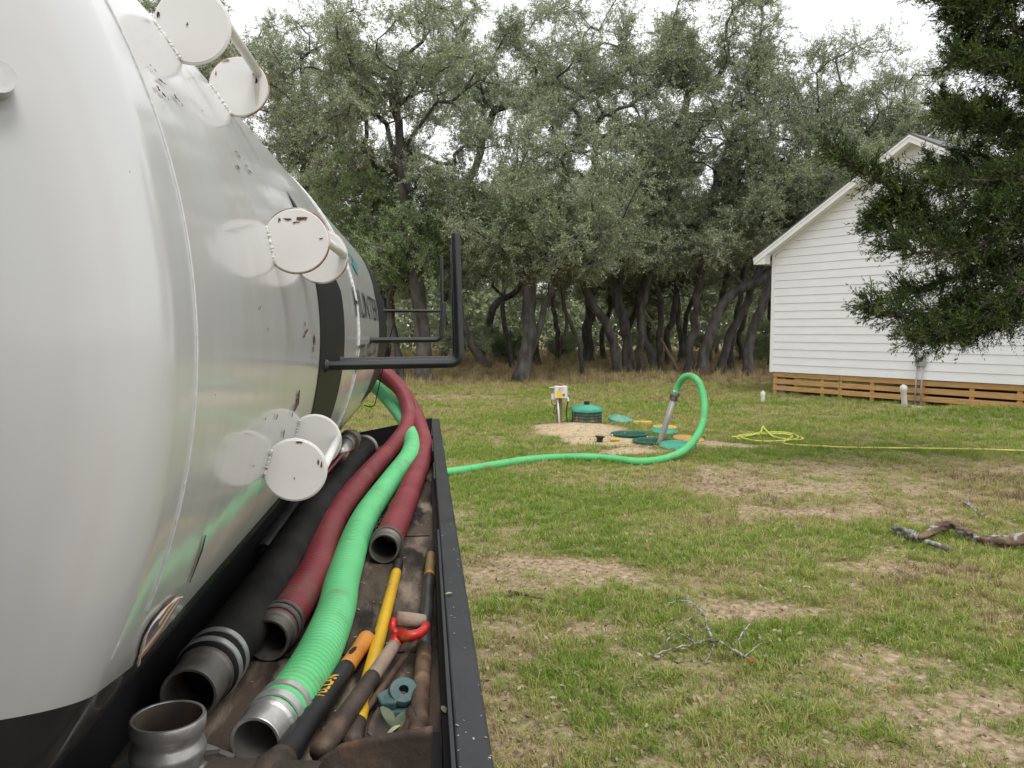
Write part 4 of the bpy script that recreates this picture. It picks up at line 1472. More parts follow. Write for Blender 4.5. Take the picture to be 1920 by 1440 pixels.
mk('cable', tube(spline([(bx1 + .025, dp - .03, bz0 - .06), (bx1 + .0, dp - .03, bz0 - .2), (bx1 + .0, dp - .04, bz0 - .36), (bx1 + .03, dp - .04, pb[2])], .03)[0], .010, 8), M['cable'], pn, smooth=True)
mk('cable', tube(spline([(bx0 - .02, dp - .05, bz0), (bx0 - .05, dp - .05, bz0 - .07), (bx0 + .0, dp - .05, bz0 - .14), (bx0 + .04, dp - .05, bz0 - .11), (bx0 + .01, dp - .05, bz0 - .17),
                          (bx0 - .01, dp - .05, bz0 - .25), (bx0 + .03, dp - .05, bz0 - .29), (bx0 + .05, dp - .05, bz0 - .2)], .02)[0], .006, 8), M['cable'], pn, smooth=True)

# suction pipe and the arched hose
wp = np.array([HOLES[1][0] + .04, HOLES[1][1] - .02, 0])
yp = wp[1]
pt, pbm = D(1265, 742, yp), D(1238, 828, yp)
pdir = norm(pt - pbm)
wand = thing('suction_pipe', pbm, 'grey suction pipe leaning out of the open riser', 'pipe')
mk('pipe_body', tube([pbm - pdir * .45, pbm, pt], .0455, 24), M['galv'], wand, smooth=True)
mk('coupling', lathe([(.046, 0), (.056, .004), (.056, .045), (.050, .05), (.050, .062), (.062, .066), (.062, .088), (.050, .092), (.048, .12), (0, .12)], pt - pdir * .075, pdir, 32), M['dirty_alu'], wand, auto=35)
for sg in (-1, 1):
    q = pt + RT * sg * .062 + pdir * .0
    mk('cam_arm', box(q, (.016, .025, .055), [RT, np.cross(pdir, RT), pdir]), M['brown_steel'], wand)
P = [pt + pdir * .03, D(1272, 722, yp - .02), D(1281, 709, yp - .1), D(1294, 705, yp - .2), D(1308, 714, yp - .35), D(1317, 735, yp - .5), D(1321, 764, yp - .7), D(1316, 798, yp - .95), D(1301, 826, yp - 1.25)]
P += [D(1277, 848, yp - 1.6)]
for x_, y_ in ((1240, 868), (1195, 873), (1150, 867), (1100, 864), (1040, 865), (985, 870), (930, 878), (880, 886), (840, 892), (780, 900), (700, 905)):
    P.append(G(x_, y_ + 1.5, .052))
yh, cyh = ribbed_hose('suction_hose', P, .0500, .0170, .0026, M['hose_green2'], 'long green hose arching from the suction pipe and snaking over grass', sides=18)
o = mk('hose_clamp', lathe([(.051, 0), (.055, .002), (.055, .02), (.051, .022)], cyh[6], norm(cyh[8] - cyh[4]), 28), M['steel'], yh, auto=35)

# black cleanout pot and small yellow valve in the sand
c_ = G(1124, 830, 0)
pot = thing('black_pot', c_, 'small black flared plastic pot standing in the sand', 'pot')
mk('pot_wall', lathe([(.045, -.03), (.05, .05), (.062, .075), (.078, .08), (.078, .092), (.058, .092), (.04, .04), (0, .04)], c_, (0.08, 0, 1), 28), M['cable'], pot, auto=40)
c_ = G(1152, 829, .028)
vl = thing('yellow_nozzle', c_, 'small yellow plastic nozzle lying on the sand', 'nozzle')
mk('nozzle_body', lathe([(0, -.075), (.022, -.07), (.028, -.03), (.022, 0), (.026, .04), (.018, .085), (0, .09)], c_, RT + np.array([0, .25, 0]), 20), M['yellow_foam'], vl, auto=50)
for dx in (-.055, -.02):
    mk('nozzle_hole', lathe([(0, 0), (.010, 0), (.010, .004), (0, .004)], c_ + RT * dx + np.array([0, -.02, .012]), (0, -.8, .5), 12), M['cable'], vl)

# yellow garden hose: loose coil, then a long run to the right
P = []
for a_ in np.linspace(0, 3.2 * math.pi, 30):
    rr = 1.0 - .018 * a_
    c_ = G(1438 + 60 * rr * math.cos(a_ + 2.6) + 3 * math.sin(a_ * 2.3), 824 + 8.5 * rr * math.sin(a_ + 2.6) + 1.2 * math.sin(a_ * 1.7), .02 + .006 * math.sin(a_ * 3))
    P.append(c_)
for x_, y_ in ((1428, 812), (1429, 807), (1436, 815), (1470, 826), (1500, 829), (1506, 826), (1500, 822)):
    pass
for x_, y_ in ((1470, 836), (1530, 841), (1600, 844), (1680, 845.5), (1760, 847), (1840, 847.5), (1920, 849), (2020, 853)):
    P.append(G(x_, y_, .02))
Q, s_ = spline(P, .05)
setprops(mk('garden_hose', tube(Q + np.array([0, 0, .014]), .0150, 10), M['hose_yellow'], smooth=True), 'yellow-green garden hose coiled loosely then stretched across the lawn', 'hose')
P = [G(1372, 824, .02), G(1400, 822, .02), G(1425, 816, .03), (G(1430, 806, .05)), G(1434, 813, .06), G(1452, 823, .02), G(1490, 829, .02), G(1506, 827, .02), G(1500, 823, .02)]
Q, s_ = spline(P, .04)
setprops(mk('garden_hose', tube(Q + np.array([0, 0, .014]), .0150, 10), M['hose_yellow'], smooth=True), 'kinked loose end of yellow-green hose on top of the coil', 'hose')

# pvc stubs
c_ = G(1430, 754, 0)
cl = thing('pvc_cleanout', c_, 'short white capped PVC pipe standing in grass left of house', 'pipe')
mk('pipe_stub', lathe([(.05, -.1), (.05, .20)], c_, (0, 0, 1), 24), M['pvc'], cl, smooth=True)
mk('pipe_cap', lathe([(.052, .17), (.058, .172), (.058, .24), (.05, .265), (.024, .268), (.024, .295), (0, .30)], c_, (0, 0, 1), 24), M['pvc'], cl, auto=40)

# ------------------------------------------------------------------ the white house
HA, HB = U(1443, 738, 0), U(1920, 777, 0)
he = norm(HB - HA)
hn = np.array([he[1], -he[0], 0.0])
if np.dot(hn, C0 - HA) < 0:
    hn = -hn
hu = np.array([0, 0, 1.0])
ZB = D(1443, 696.5, HA[1])[2]                 # foot of the wall
EXPO = D(1443, 683.4, HA[1])[2] - D(1443, 697.4, HA[1])[2]
HALF, SL = 3.85, 0.585
ZE = D(1443, 489, HA[1])[2] + .12                   # top of the wall at the corner
HD = 9.0
house = thing('white_house', (HA[0], HA[1], 0), 'white clapboard house with a steep gable behind the cedar', 'house')


def HP(s, t, z):
    return HA * np.array([1, 1, 0]) + he * s + hn * t + hu * z


def hprism(poly_sz, t0, t1):
    """polygon in the gable plane, from depth t0 to t1 along the outward normal"""
    return prism([HP(s, t0, z) for s, z in poly_sz], abs(t1 - t0), hn if t1 > t0 else -hn)


core = mk('wall_core', hprism([(.01, ZB), (2 * HALF - .01, ZB), (2 * HALF - .01, ZE), (HALF, ZE + HALF * SL), (.01, ZE)], -.02, -HD), M['siding'], house)
k = 0
z = ZB
while z < ZE + HALF * SL - .05:
    z1 = min(z + EXPO, ZE + HALF * SL - .02)

    def span(zz):
        if zz <= ZE:
            return .09, 2 * HALF - .09
        c_ = (zz - ZE) / SL
        return max(.09, c_), min(2 * HALF - .09, 2 * HALF - c_)
    (a0, a1), (c0_, c1_) = span(z), span(z1)
    poly = [HP(a0, .017, z), HP(a1, .017, z), HP(c1_, .004, z1 - .007), HP(c0_, .004, z1 - .007)]
    poly2 = [HP(a0, -.015, z), HP(a1, -.015, z), HP(c1_, -.015, z1 - .007), HP(c0_, -.015, z1 - .007)]
    V = np.array(poly + poly2)
    F = [(0, 1, 2, 3), (7, 6, 5, 4), (0, 4, 5, 1), (3, 2, 6, 7), (0, 3, 7, 4), (1, 5, 6, 2)]
    mk('siding_board', (V, F), M['siding'], house)
    z = z1
    k += 1
for s_ in (0.0, 2 * HALF - .09):
    mk('corner_trim', hprism([(s_ - .004, ZB - .01), (s_ + .09, ZB - .01), (s_ + .09, ZE + .03), (s_ - .004, ZE + .03)], -.02, .026), M['trim'], house)
# roof planes, rake boards, soffits and eave returns
OV, FR, TH = .34, .34, .12
for sgn in (0, 1):
    def ms(s):
        return s if sgn == 0 else 2 * HALF - s
    low, top_ = (-OV, ZE - OV * SL), (HALF, ZE + HALF * SL)
    slab = [(ms(low[0]), low[1] + TH + .02), (ms(top_[0]), top_[1] + TH + .02), (ms(top_[0]), top_[1] + TH + .07), (ms(low[0]), low[1] + TH + .07)]
    mk('roof', hprism(slab, FR + .03, -HD), M['roof'], house)
    rake = [(ms(low[0]), low[1] - .02), (ms(top_[0]), top_[1] - .02), (ms(top_[0]), top_[1] + TH + .018), (ms(low[0]), low[1] + TH + .018)]
    mk('rake_board', hprism(rake, FR, FR + .024), M['trim'], house)
    cap = [(ms(low[0] - .01), low[1] + TH - .035), (ms(top_[0]), top_[1] + TH - .03), (ms(top_[0]), top_[1] + TH + .018), (ms(low[0] - .01), low[1] + TH + .018)]
    mk('rake_cap', hprism(cap, FR + .0245, FR + .040), M['trim'], house)
    sof = [(ms(low[0]), low[1] + .045), (ms(top_[0]), top_[1] + .045), (ms(top_[0]), top_[1] + .07), (ms(low[0]), low[1] + .07)]
    mk('soffit', hprism(sof, FR - .001, -.02), M['trim'], house)
    fr_ = [(ms(.0), ZE - .03), (ms(HALF), ZE + HALF * SL - .03), (ms(HALF), ZE + HALF * SL + .044), (ms(.0), ZE + .044)]
    mk('frieze_board', hprism(fr_, -.01, .030), M['trim'], house)
    fas = [(ms(low[0]), low[1] - .02), (ms(low[0] + .02), low[1] - .02), (ms(low[0] + .02), low[1] + TH), (ms(low[0]), low[1] + TH)]
    mk('eave_fascia', hprism(fas, FR - .002, -HD), M['trim'], house)
    ret = [(ms(low[0] + .021), low[1] - .018), (ms(-.006), low[1] - .018), (ms(-.006), ZE + .10), (ms(low[0] + .021), low[1] + .10)]
    mk('eave_return', hprism(ret, .10, FR - .003), M['trim'], house)
# skirting of treated planks on posts
pz_ = [(ZB - .012, ZB - .138), (ZB - .196, ZB - .322), (ZB - .378, ZB - .502)]
cuts = [.06, 1.62, 2.72, 4.34, 6.2, 2 * HALF - .02]
cuts = [.06, 2.05, 4.12, 6.42, 2 * HALF - .02]
for r_, (za, zb_) in enumerate(pz_):
    for i in range(len(cuts) - 1):
        s0_, s1_ = cuts[i] + .004, cuts[i + 1] - .004
        zj = rng.normal() * .004
        o = mk('skirting_plank', hprism([(s0_, zb_ + zj), (s1_, zb_ + rng.normal() * .005), (s1_, za + rng.normal() * .004), (s0_, za + zj)], -.075, -.045), M['plank'], house)
        bevel(o, .004, 1)
for s_ in (.12, 1.55, 2.05, 2.9, 4.12, 5.2, 6.15, 6.42, 7.4):
    mk('skirting_post', hprism([(s_ - .05, -.1), (s_ + .05, -.1), (s_ + .05, ZB - .01), (s_ - .05, ZB - .01)], -.12, -.0755), M['plank'], house)
for s_ in (.2, 3.85, 7.4):
    mk('pier_block', hprism([(s_ - .2, -.1), (s_ + .2, -.1), (s_ + .2, ZB - .16), (s_ - .2, ZB - .16)], -.13, -.50), M['block'], house)
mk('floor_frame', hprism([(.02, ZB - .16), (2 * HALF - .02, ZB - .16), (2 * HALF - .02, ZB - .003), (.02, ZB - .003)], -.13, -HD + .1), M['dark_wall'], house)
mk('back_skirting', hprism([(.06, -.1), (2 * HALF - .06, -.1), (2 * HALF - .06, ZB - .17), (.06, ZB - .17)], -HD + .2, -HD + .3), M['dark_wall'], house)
# meter box with two conduits
sm_ = 4.12
for ds, zt in ((-.06, ZB + .5), (.07, ZB + .5)):
    mk('conduit', tube([HP(sm_ + ds, .06, zt), HP(sm_ + ds - .03, .07, -.05)], .016, 10), M['conduit'], house, smooth=True)
o = mk('meter_box', hprism([(sm_ - .10, ZB + .30), (sm_ + .12, ZB + .30), (sm_ + .12, ZB + .58), (sm_ - .10, ZB + .58)], .019, .11), M['meter_box'], house)
bevel(o, .01, 2)
c_ = HP(sm_ - .16, .36, 0)
c_[2] = gz(c_[0], c_[1])
vp = thing('pvc_vent', c_, 'wide white PVC pipe standing before the house skirting', 'pipe')
mk('pipe_stub', lathe([(.062, -.1), (.068, .34), (.082, .36), (.082, .42), (.074, .425)], c_, (-.10, 0, 1), 24), M['pvc'], vp, auto=40)
mk('pipe_cap', lathe([(.082, .42), (.07, .47), (.03, .48), (.03, .50), (0, .50)], c_, (-.10, 0, 1), 24), M['pvc'], vp, auto=40)
mb = MB()
for i in range(330):
    a_, rr = rng.uniform(0, 6.28), rng.random() ** .6
    q = c_ + he * (.52 * rr * math.cos(a_) + .05) + hn * (.22 * rr * math.sin(a_) + .05)
    q[2] = gz(q[0], q[1]) + .012
    sz = rng.uniform(.012, .028)
    V = q + sz * np.array([(1, 0, 0), (-.4, .9, 0), (-.5, -.8, 0), (0, 0, 1), (0, 0, -.6)]) * rng.uniform(.7, 1.3, (5, 3))
    mb.add(V, [(0, 1, 3), (1, 2, 3), (2, 0, 3), (1, 0, 4), (2, 1, 4), (0, 2, 4)])
mk('white_gravel', mb, M['gravel'], kind='stuff', label='small patch of white gravel around the house pipe', cat='gravel')

# ------------------------------------------------------------------ trees
LEAF_OAK = leafmat('live oak leaves', [(0.112, 0.155, 0.066), (0.215, 0.268, 0.130), (0.350, 0.398, 0.225), (0.52, 0.56, 0.38)], None, rough=.38, trans=.33, spec=.7)
LEAF_OAK_GREEN = leafmat('greener oak leaves', [(0.105, 0.170, 0.058), (0.190, 0.275, 0.102), (0.285, 0.375, 0.160), (0.43, 0.50, 0.28)], None, rough=.38, trans=.33, spec=.7)
LEAF_CEDAR = leafmat('cedar foliage', [(0.016, 0.032, 0.010), (0.036, 0.066, 0.016), (0.080, 0.120, 0.026), (0.150, 0.185, 0.042)], None, rough=.6, trans=.15, spec=.25)


def multi_tube(P, R, sides=3):
    """P (N,K,3), R (N,K) -> verts, quads"""
    N, K, _ = P.shape
    T = np.gradient(P, axis=1)
    T /= np.linalg.norm(T, axis=2, keepdims=True) + 1e-9
    ref = np.where(np.abs(T[:, :1, 2:3]) < .9, np.array([0, 0, 1.0]), np.array([1.0, 0, 0]))
    n = np.cross(T, ref)
    n /= np.linalg.norm(n, axis=2, keepdims=True) + 1e-9
    b = np.cross(T, n)
    a = np.linspace(0, 2 * np.pi, sides, endpoint=False)
    V = P[:, :, None] + R[:, :, None, None] * (np.cos(a)[:, None] * n[:, :, None] + np.sin(a)[:, None] * b[:, :, None])
    base = (np.arange(N)[:, None, None] * K + np.arange(K - 1)[None, :, None]) * sides
    j = np.arange(sides)[None, None]
    k2 = (j + 1) % sides
    Q = np.stack([base + j, base + k2, base + sides + k2, base + sides + j], -1).reshape(-1, 4)
    return V.reshape(-1, 3), Q


def leaf_tris(P, Dr, L, Wd, g):
    """small pointed leaves, one triangle each"""
    N = len(P)
    s = np.cross(Dr, g.normal(size=(N, 3)))
    s /= np.linalg.norm(s, axis=1, keepdims=True) + 1e-9
    L = L[:, None]
    Wd = Wd[:, None]
    V = np.stack([P - s * Wd * .9, P + s * Wd * .8 + Dr * L * .4, P + Dr * L], 1).reshape(-1, 3)
    return V, np.arange(N * 3).reshape(N, 3)


def tri(Q):
    return np.concatenate([Q[:, [0, 1, 2]], Q[:, [0, 2, 3]]])


def leaf_quads(P, Dr, L, Wd, g):
    """diamond leaves at P pointing along Dr"""
    N = len(P)
    r = g.normal(size=(N, 3))
    s = np.cross(Dr, r)
    s /= np.linalg.norm(s, axis=1, keepdims=True) + 1e-9
    L = L[:, None]
    Wd = Wd[:, None]
    V = np.stack([P, P + Dr * L * .5 + s * Wd, P + Dr * L, P + Dr * L * .5 - s * Wd], 1).reshape(-1, 3)
    Q = np.arange(N * 4).reshape(N, 4)
    return V, Q


def unit(g, n):
    v = g.normal(size=(n, 3))
    return v / np.linalg.norm(v, axis=1, keepdims=True)


def oak_meshes(seed, trunk, r_base, clumps, twigs=17, leaves=80, green=False, leaf=.062):
    """trunk: list of 3-D points from the base up; clumps: (centre, radius). Everything relative to the base."""
    g = np.random.default_rng(seed)
    tp, _ = spline(trunk, .45)
    tp[1:-1] += g.normal(size=(len(tp) - 2, 3)) * .035
    nodes = [np.array(p) for p in tp]
    par = [-1] + list(range(len(tp) - 1))
    tips = []
    chains = [list(range(len(tp)))]
    start = max(2, int(len(tp) * .38))
    order = sorted(clumps, key=lambda c: np.min(np.linalg.norm(tp[start:] - c[0], axis=1)))
    for c, r in order:
        A_ = np.array(nodes[start:])
        dv = c - A_
        dist = np.linalg.norm(dv, axis=1)
        cost = dist + .9 * np.clip(A_[:, 2] - c[2] + .2, 0, None)
        i0 = int(np.argmin(cost)) + start
        p0 = nodes[i0]
        Ld = np.linalg.norm(c - p0)
        n = max(2, int(Ld / .38))
        perp = norm(np.cross(c - p0, g.normal(size=3)))
        bend = perp * Ld * g.uniform(-.22, .22) + np.array([0, 0, Ld * g.uniform(-.05, .20)])
        ch = [i0]
        for q in np.linspace(0, 1, n + 1)[1:]:
            pnt = p0 + (c - p0) * q + bend * 4 * q * (1 - q) + g.normal(size=3) * .07 * (1 if q < 1 else 0)
            nodes.append(pnt)
            par.append(ch[-1])
            ch.append(len(nodes) - 1)
        chains.append(ch)
        tips.append((ch[-1], r))
    nodes = np.array(nodes)
    cnt = np.zeros(len(nodes))
    for t_, r in tips:
        i = t_
        while i >= 0:
            cnt[i] += 1
            i = par[i]
    rad = .014 * np.maximum(cnt, 1) ** .58
    kt = r_base / max(rad[0], 1e-6)
    nb = len(tp)
    w = np.ones(len(nodes))
    w[:nb] = kt * np.linspace(1.0, .85, nb)
    rad = rad * np.where(np.arange(len(nodes)) < nb, w, min(max(kt, .8), 1.5))
    rad[:nb] *= .86
    rad[:nb] *= 1 + .35 * np.exp(-np.arange(nb) * .9)         # flare at the foot
    mbt = MB()
    for ch in chains:
        R = rad[ch].copy()
        if ch is not chains[0]:
            R[0] = R[1] if len(R) > 1 else R[0]
            R = np.maximum(R, .010)
            Rm = R
        else:
            Rm = np.maximum(R, .03)
        if len(ch) >= 2:
            mbt.add(*tube(nodes[ch], Rm, 9 if Rm[0] > .08 else 6))
    # crown
    CV, CQ, CM, CT = [], [], [], []
    off = 0
    n_t = twigs
    cc = np.repeat(np.array([nodes[t_] for t_, _ in tips]), n_t, 0)
    rr = np.repeat(np.array([r for _, r in tips]), n_t)
    N = len(cc)
    dirs = unit(g, N) + np.array([0, 0, .22])
    dirs /= np.linalg.norm(dirs, axis=1, keepdims=True)
    Ln = rr * g.uniform(.55, 1.12, N)
    K = 4
    t_ = np.linspace(0, 1, K)
    wob = g.normal(size=(N, K, 3)) * .07 * rr[:, None, None] * t_[None, :, None]
    TPth = cc[:, None] + (g.normal(size=(N, 3)) * .10)[:, None] + dirs[:, None] * (Ln[:, None] * t_)[..., None] + wob
    TR_ = np.broadcast_to(np.linspace(.012, .004, K), (N, K)) * g.uniform(.7, 1.2, (N, 1))
    V, Q = multi_tube(TPth, TR_, 3)
    Q = tri(Q)
    CV.append(V), CQ.append(Q), CM.append(np.zeros(len(Q), int)), CT.append(np.full(len(V), .5))
    off += len(V)
    # side shoots
    ns = 2
    si = np.repeat(np.arange(N), ns)
    sp = g.integers(1, K - 1, len(si))
    S0 = TPth[si, sp]
    sd = dirs[si] * .5 + unit(g, len(si)) * .9
    sd /= np.linalg.norm(sd, axis=1, keepdims=True)
    sl = Ln[si] * g.uniform(.25, .5, len(si))
    tt = np.linspace(0, 1, 2)
    SP = S0[:, None] + sd[:, None] * (sl[:, None] * tt)[..., None]
    V, Q = multi_tube(SP, np.broadcast_to(np.linspace(.006, .003, 2), (len(si), 2)), 3)
    Q = tri(Q)
    CV.append(V), CQ.append(Q + off), CM.append(np.zeros(len(Q), int)), CT.append(np.full(len(V), .5))
    off += len(V)
    # leaves on twigs and shoots
    nl = leaves // 2
    li = np.repeat(np.arange(N), nl)
    q = g.uniform(.3, 1.02, len(li)) * (K - 1)
    i0 = np.minimum(q.astype(int), K - 2)
    fr = (q - i0)[:, None]
    LP = TPth[li, i0] * (1 - fr) + TPth[li, i0 + 1] * fr
    li2 = np.repeat(np.arange(len(si)), max(1, (leaves - nl) // ns))
    fr = g.uniform(.2, 1.05, len(li2))[:, None]
    LP2 = SP[li2, 0] * (1 - fr) + SP[li2, 1] * fr
    P_ = np.concatenate([LP, LP2])
    P_ = P_ + g.normal(size=P_.shape) * .035
    dl = unit(g, len(P_)) + np.concatenate([dirs[li], sd[li2]]) * .6
    dl /= np.linalg.norm(dl, axis=1, keepdims=True)
    Lf = leaf * g.uniform(.65, 1.25, len(P_))
    V, Q = leaf_tris(P_, dl, Lf, Lf * .30, g)
    ctone = g.normal(size=len(tips)) * .13 + .50
    tw = np.concatenate([np.repeat(ctone, n_t)[li], np.repeat(ctone, n_t)[si][li2]])
    tint = np.clip(tw + g.normal(size=len(P_)) * .28, 0, 1)  # random leaf tone, widened to put bright glints into the colour
    CV.append(V), CQ.append(Q + off), CM.append(np.ones(len(Q), int)), CT.append(np.repeat(tint, 3))
    V, Q, Mi, Ti = np.concatenate(CV), np.concatenate(CQ), np.concatenate(CM), np.concatenate(CT)
    me = fast_mesh('crown', V, Q, [M['twig'], LEAF_OAK_GREEN if green else LEAF_OAK], {'tint': Ti})
    me.polygons.foreach_set('material_index', Mi.astype(np.int32))
    tv, tf = mbt.get()
    mt = bpy.data.meshes.new('trunk')
    mt.from_pydata([tuple(p) for p in tv], [], tf)
    mt.materials.append(M['bark'])
    mt.polygons.foreach_set('use_smooth', [True] * len(mt.polygons))
    mt.update()
    return mt, me


def place_tree(meshes, loc, rz, sc, name, label, group=None):
    o_ = thing(name, loc, label, 'tree', group)
    o_.rotation_euler = (0, 0, rz)
    o_.scale = (sc, sc, sc)
    for nm, me in zip(('trunk', 'crown'), meshes):
        c = bpy.data.objects.new(nm, me)
        COL.objects.link(c)
        c.parent = o_
    return o_


def sample_clumps(seed, boxes, Yb, base, n, rc=(.75, 1.15), depth=3.0):
    """boxes: crown lobes (px, py, rx, ry) seen at depth Yb; scatter clump centres in them"""
    g = np.random.default_rng(seed)
    sizes = np.array([b[2] * b[3] for b in boxes], float)
    pick = g.choice(len(boxes), n, p=sizes / sizes.sum())
    out = []
    for i in pick:
        px, py, rx, ry = boxes[i]
        v = unit(g, 1)[0] * g.random() ** .38
        Y_ = Yb + v[1] * depth
        p = D(px + rx * v[0], py + ry * v[2], Yb)
        p[1] = Y_
        out.append((p - base, g.uniform(*rc)))
    return out


# name, label, base pixel, trunk pixels, base radius, crown lobes, clumps, leafage, green
OAKS = [
    ('thick upright oak trunk standing just beyond the black hose hooks', (795, 716), [(792, 640), (780, 520), (757, 340), (747, 240), (730, 150)], .30,
     [(690, 90, 200, 130), (820, 200, 170, 120), (640, 230, 120, 110), (760, 320, 130, 60), (650, 310, 90, 60)], 64, False),
    ('slender oak hidden low behind the tank, its greener foliage hanging lowest', (752, 712), [(740, 640), (735, 560), (760, 470)], .13,
     [(760, 420, 150, 85), (890, 440, 130, 75), (660, 370, 70, 50), (800, 500, 110, 35)], 50, True),
    ('left-leaning oak trunk between the hose hooks and the forked oak', (914, 692), [(868, 610), (838, 500), (868, 370), (897, 300), (912, 240), (940, 190)], .22,
     [(960, 90, 210, 120), (1000, 190, 150, 90), (880, 130, 130, 120), (1060, 130, 80, 130)], 60, False),
    ('forked oak with the widest foot, standing behind the control box', (973, 716), [(993, 637), (990, 560), (1005, 480), (1030, 390)], .29,
     [(1040, 350, 160, 110), (930, 400, 120, 80), (1120, 400, 120, 90), (1010, 480, 130, 40)], 54, False),
    ('thin bare oak stem leaning left, right of the forked oak', (1094, 704), [(1080, 637), (1052, 558), (1062, 470)], .10,
     [(1060, 430, 120, 60), (1130, 480, 100, 45)], 26, False),
    ('strongly left-leaning oak in the middle clump of trunks', (1160, 701), [(1140, 622), (1100, 546), (1080, 440), (1110, 320), (1120, 230)], .21,
     [(1130, 130, 170, 140), (1070, 250, 130, 100), (1200, 260, 130, 90)], 54, False),
    ('straight thick oak of the middle clump whose top stands against the sky', (1178, 700), [(1177, 618), (1163, 550), (1172, 430), (1215, 320), (1285, 215), (1300, 150)], .25,
     [(1310, 70, 170, 110), (1380, 150, 110, 80), (1230, 120, 110, 90)], 46, False),
    ('left-leaning oak at the right of the middle clump beside the dead pole', (1228, 697), [(1205, 622), (1196, 560), (1230, 450), (1255, 380)], .19,
     [(1250, 330, 160, 100), (1180, 410, 120, 80), (1330, 420, 120, 70), (1270, 480, 110, 36)], 50, False),
    ('straight oak behind the arched green hose', (1287, 702), [(1306, 598), (1320, 480), (1345, 350), (1380, 260)], .20,
     [(1400, 230, 130, 120), (1330, 280, 120, 90), (1450, 300, 100, 80)], 40, False),
    ('oak with a heavy limb curving right towards the house', (1312, 704), [(1335, 605), (1373, 552), (1432, 520), (1480, 450)], .24,
     [(1440, 400, 120, 80), (1370, 450, 120, 60), (1500, 380, 90, 80)], 40, False),
    ('right-leaning oak between the arched hose and the house', (1347, 702), [(1373, 622), (1400, 554), (1450, 430), (1510, 320), (1550, 230)], .18,
     [(1560, 180, 100, 100), (1600, 260, 110, 80), (1500, 250, 100, 100)], 38, False),
    ('rightmost oak trunk, standing against the house corner', (1402, 706), [(1412, 637), (1432, 558), (1480, 440), (1540, 360)], .20,
     [(1560, 350, 130, 70), (1660, 330, 110, 70), (1470, 360, 90, 70)], 36, False),
    ('slim oak stem rising from the grass right of the forked oak, farther back', (1048, 676), [(1046, 620), (1042, 560), (1030, 480)], .17, [(1030, 440, 110, 60)], 12, False),
    ('slim upright oak stem at the right edge of the middle clump', (1198, 700), [(1192, 640), (1200, 560), (1225, 480)], .15, [(1225, 450, 90, 60)], 11, False),
    ('slim oak stem beside the foot of the dead pole', (1240, 697), [(1236, 640), (1238, 570), (1215, 490)], .13, [(1220, 470, 90, 50)], 10, False),
    ('slim oak stem standing behind the arched green hose, farther back', (1276, 680), [(1274, 640), (1268, 580), (1262, 500)], .18, [(1270, 450, 100, 60)], 11, False),
    ('slim right-leaning oak stem between the two leaning oaks by the house', (1370, 692), [(1376, 640), (1384, 570), (1400, 490)], .15, [(1400, 450, 100, 60)], 11, False),
    ('slim left-leaning oak stem under the hose hooks', (757, 714), [(742, 650), (733, 590), (738, 500)], .12, [(740, 470, 90, 50)], 10, True),
    ('slim right-leaning oak forking from the foot of the wide forked oak', (984, 716), [(1004, 640), (1020, 580), (1040, 500)], .14, [(1060, 470, 90, 50)], 10, False),
    ('slim curved oak stem left of the wide forked oak', (962, 690), [(955, 640), (944, 580), (948, 500)], .14, [(940, 470, 100, 50)], 10, False),
    ('oak behind the house whose top shows right of the gable', (1660, 700), [(1660, 620), (1665, 500), (1675, 350), (1680, 250)], .24,
     [(1690, 210, 90, 100), (1760, 260, 90, 80), (1640, 250, 70, 80)], 34, False),
    ('tall oak mostly hidden behind the upper tank', (560, 705), [(560, 600), (565, 450), (570, 330), (580, 220)], .28,
     [(570, 170, 130, 130), (480, 150, 60, 90), (620, 300, 120, 90)], 52, False),
    ('oak hidden behind the top of the tank at far left', (300, 705), [(300, 550), (310, 400), (320, 250)], .28,
     [(320, 120, 150, 130), (420, 200, 70, 90)], 34, False),
]
oak_lib = []
for i, (label, bpx, tr, rb, lobes, ncl, green) in enumerate(OAKS):
    base = U(*bpx, 0.0)
    base[2] = gz(base[0], base[1]) - .05
    Yb = base[1]
    g = np.random.default_rng(900 + i)
    tpts = [np.zeros(3)]
    dy = 0
    for q in tr:
        dy += g.normal() * .25
        p = D(*q, Yb)
        p[1] += dy
        tpts.append(p - base)
    cl_ = sample_clumps(500 + i, lobes, Yb, base, int(ncl * 1.5), rc=(.7, 1.1) if Yb < 32 else (.8, 1.25))
    ms_ = oak_meshes(100 + i, tpts, rb, cl_, twigs=18, leaves=96 if green else (62 if min(b_[1] for b_ in lobes) < 260 else 80), green=green, leaf=.086 if Yb > 30 else .078)
    oak_lib.append(ms_)
    place_tree(ms_, base, 0, 1.0, 'live_oak', label, 'live oaks along the edge of the yard')
# the wood behind: copies turned about, farther off
g = np.random.default_rng(77)
BACK = [(560, 676, 1, .70), (690, 672, 3, .75), (850, 674, 7, .8), (930, 662, 3, .8), (1045, 671, 7, .7), (1130, 674, 9, .75), (1215, 668, 3, .75), (1275, 674, 11, .8), (1345, 668, 7, .7), (1425, 674, 9, .8),
        (1530, 668, 3, .9), (1640, 672, 11, .9), (1780, 670, 7, .9), (770, 664, 11, .7), (1000, 660, 9, .6), (1385, 660, 3, .7),
        (640, 684, 7, 1.0), (830, 682, 11, 1.0), (1010, 684, 7, 1.0), (1105, 682, 3, 1.0), (1250, 684, 7, .95), (1330, 682, 11, .95), (1450, 684, 3, 1.0), (900, 678, 9, 1.05), (470, 686, 7, 1.1), (380, 690, 3, 1.1), (180, 692, 7, 1.1), (60, 696, 11, 1.1), (1180, 678, 11, 1.0), (1390, 680, 7, .9), (720, 680, 3, 1.0)]
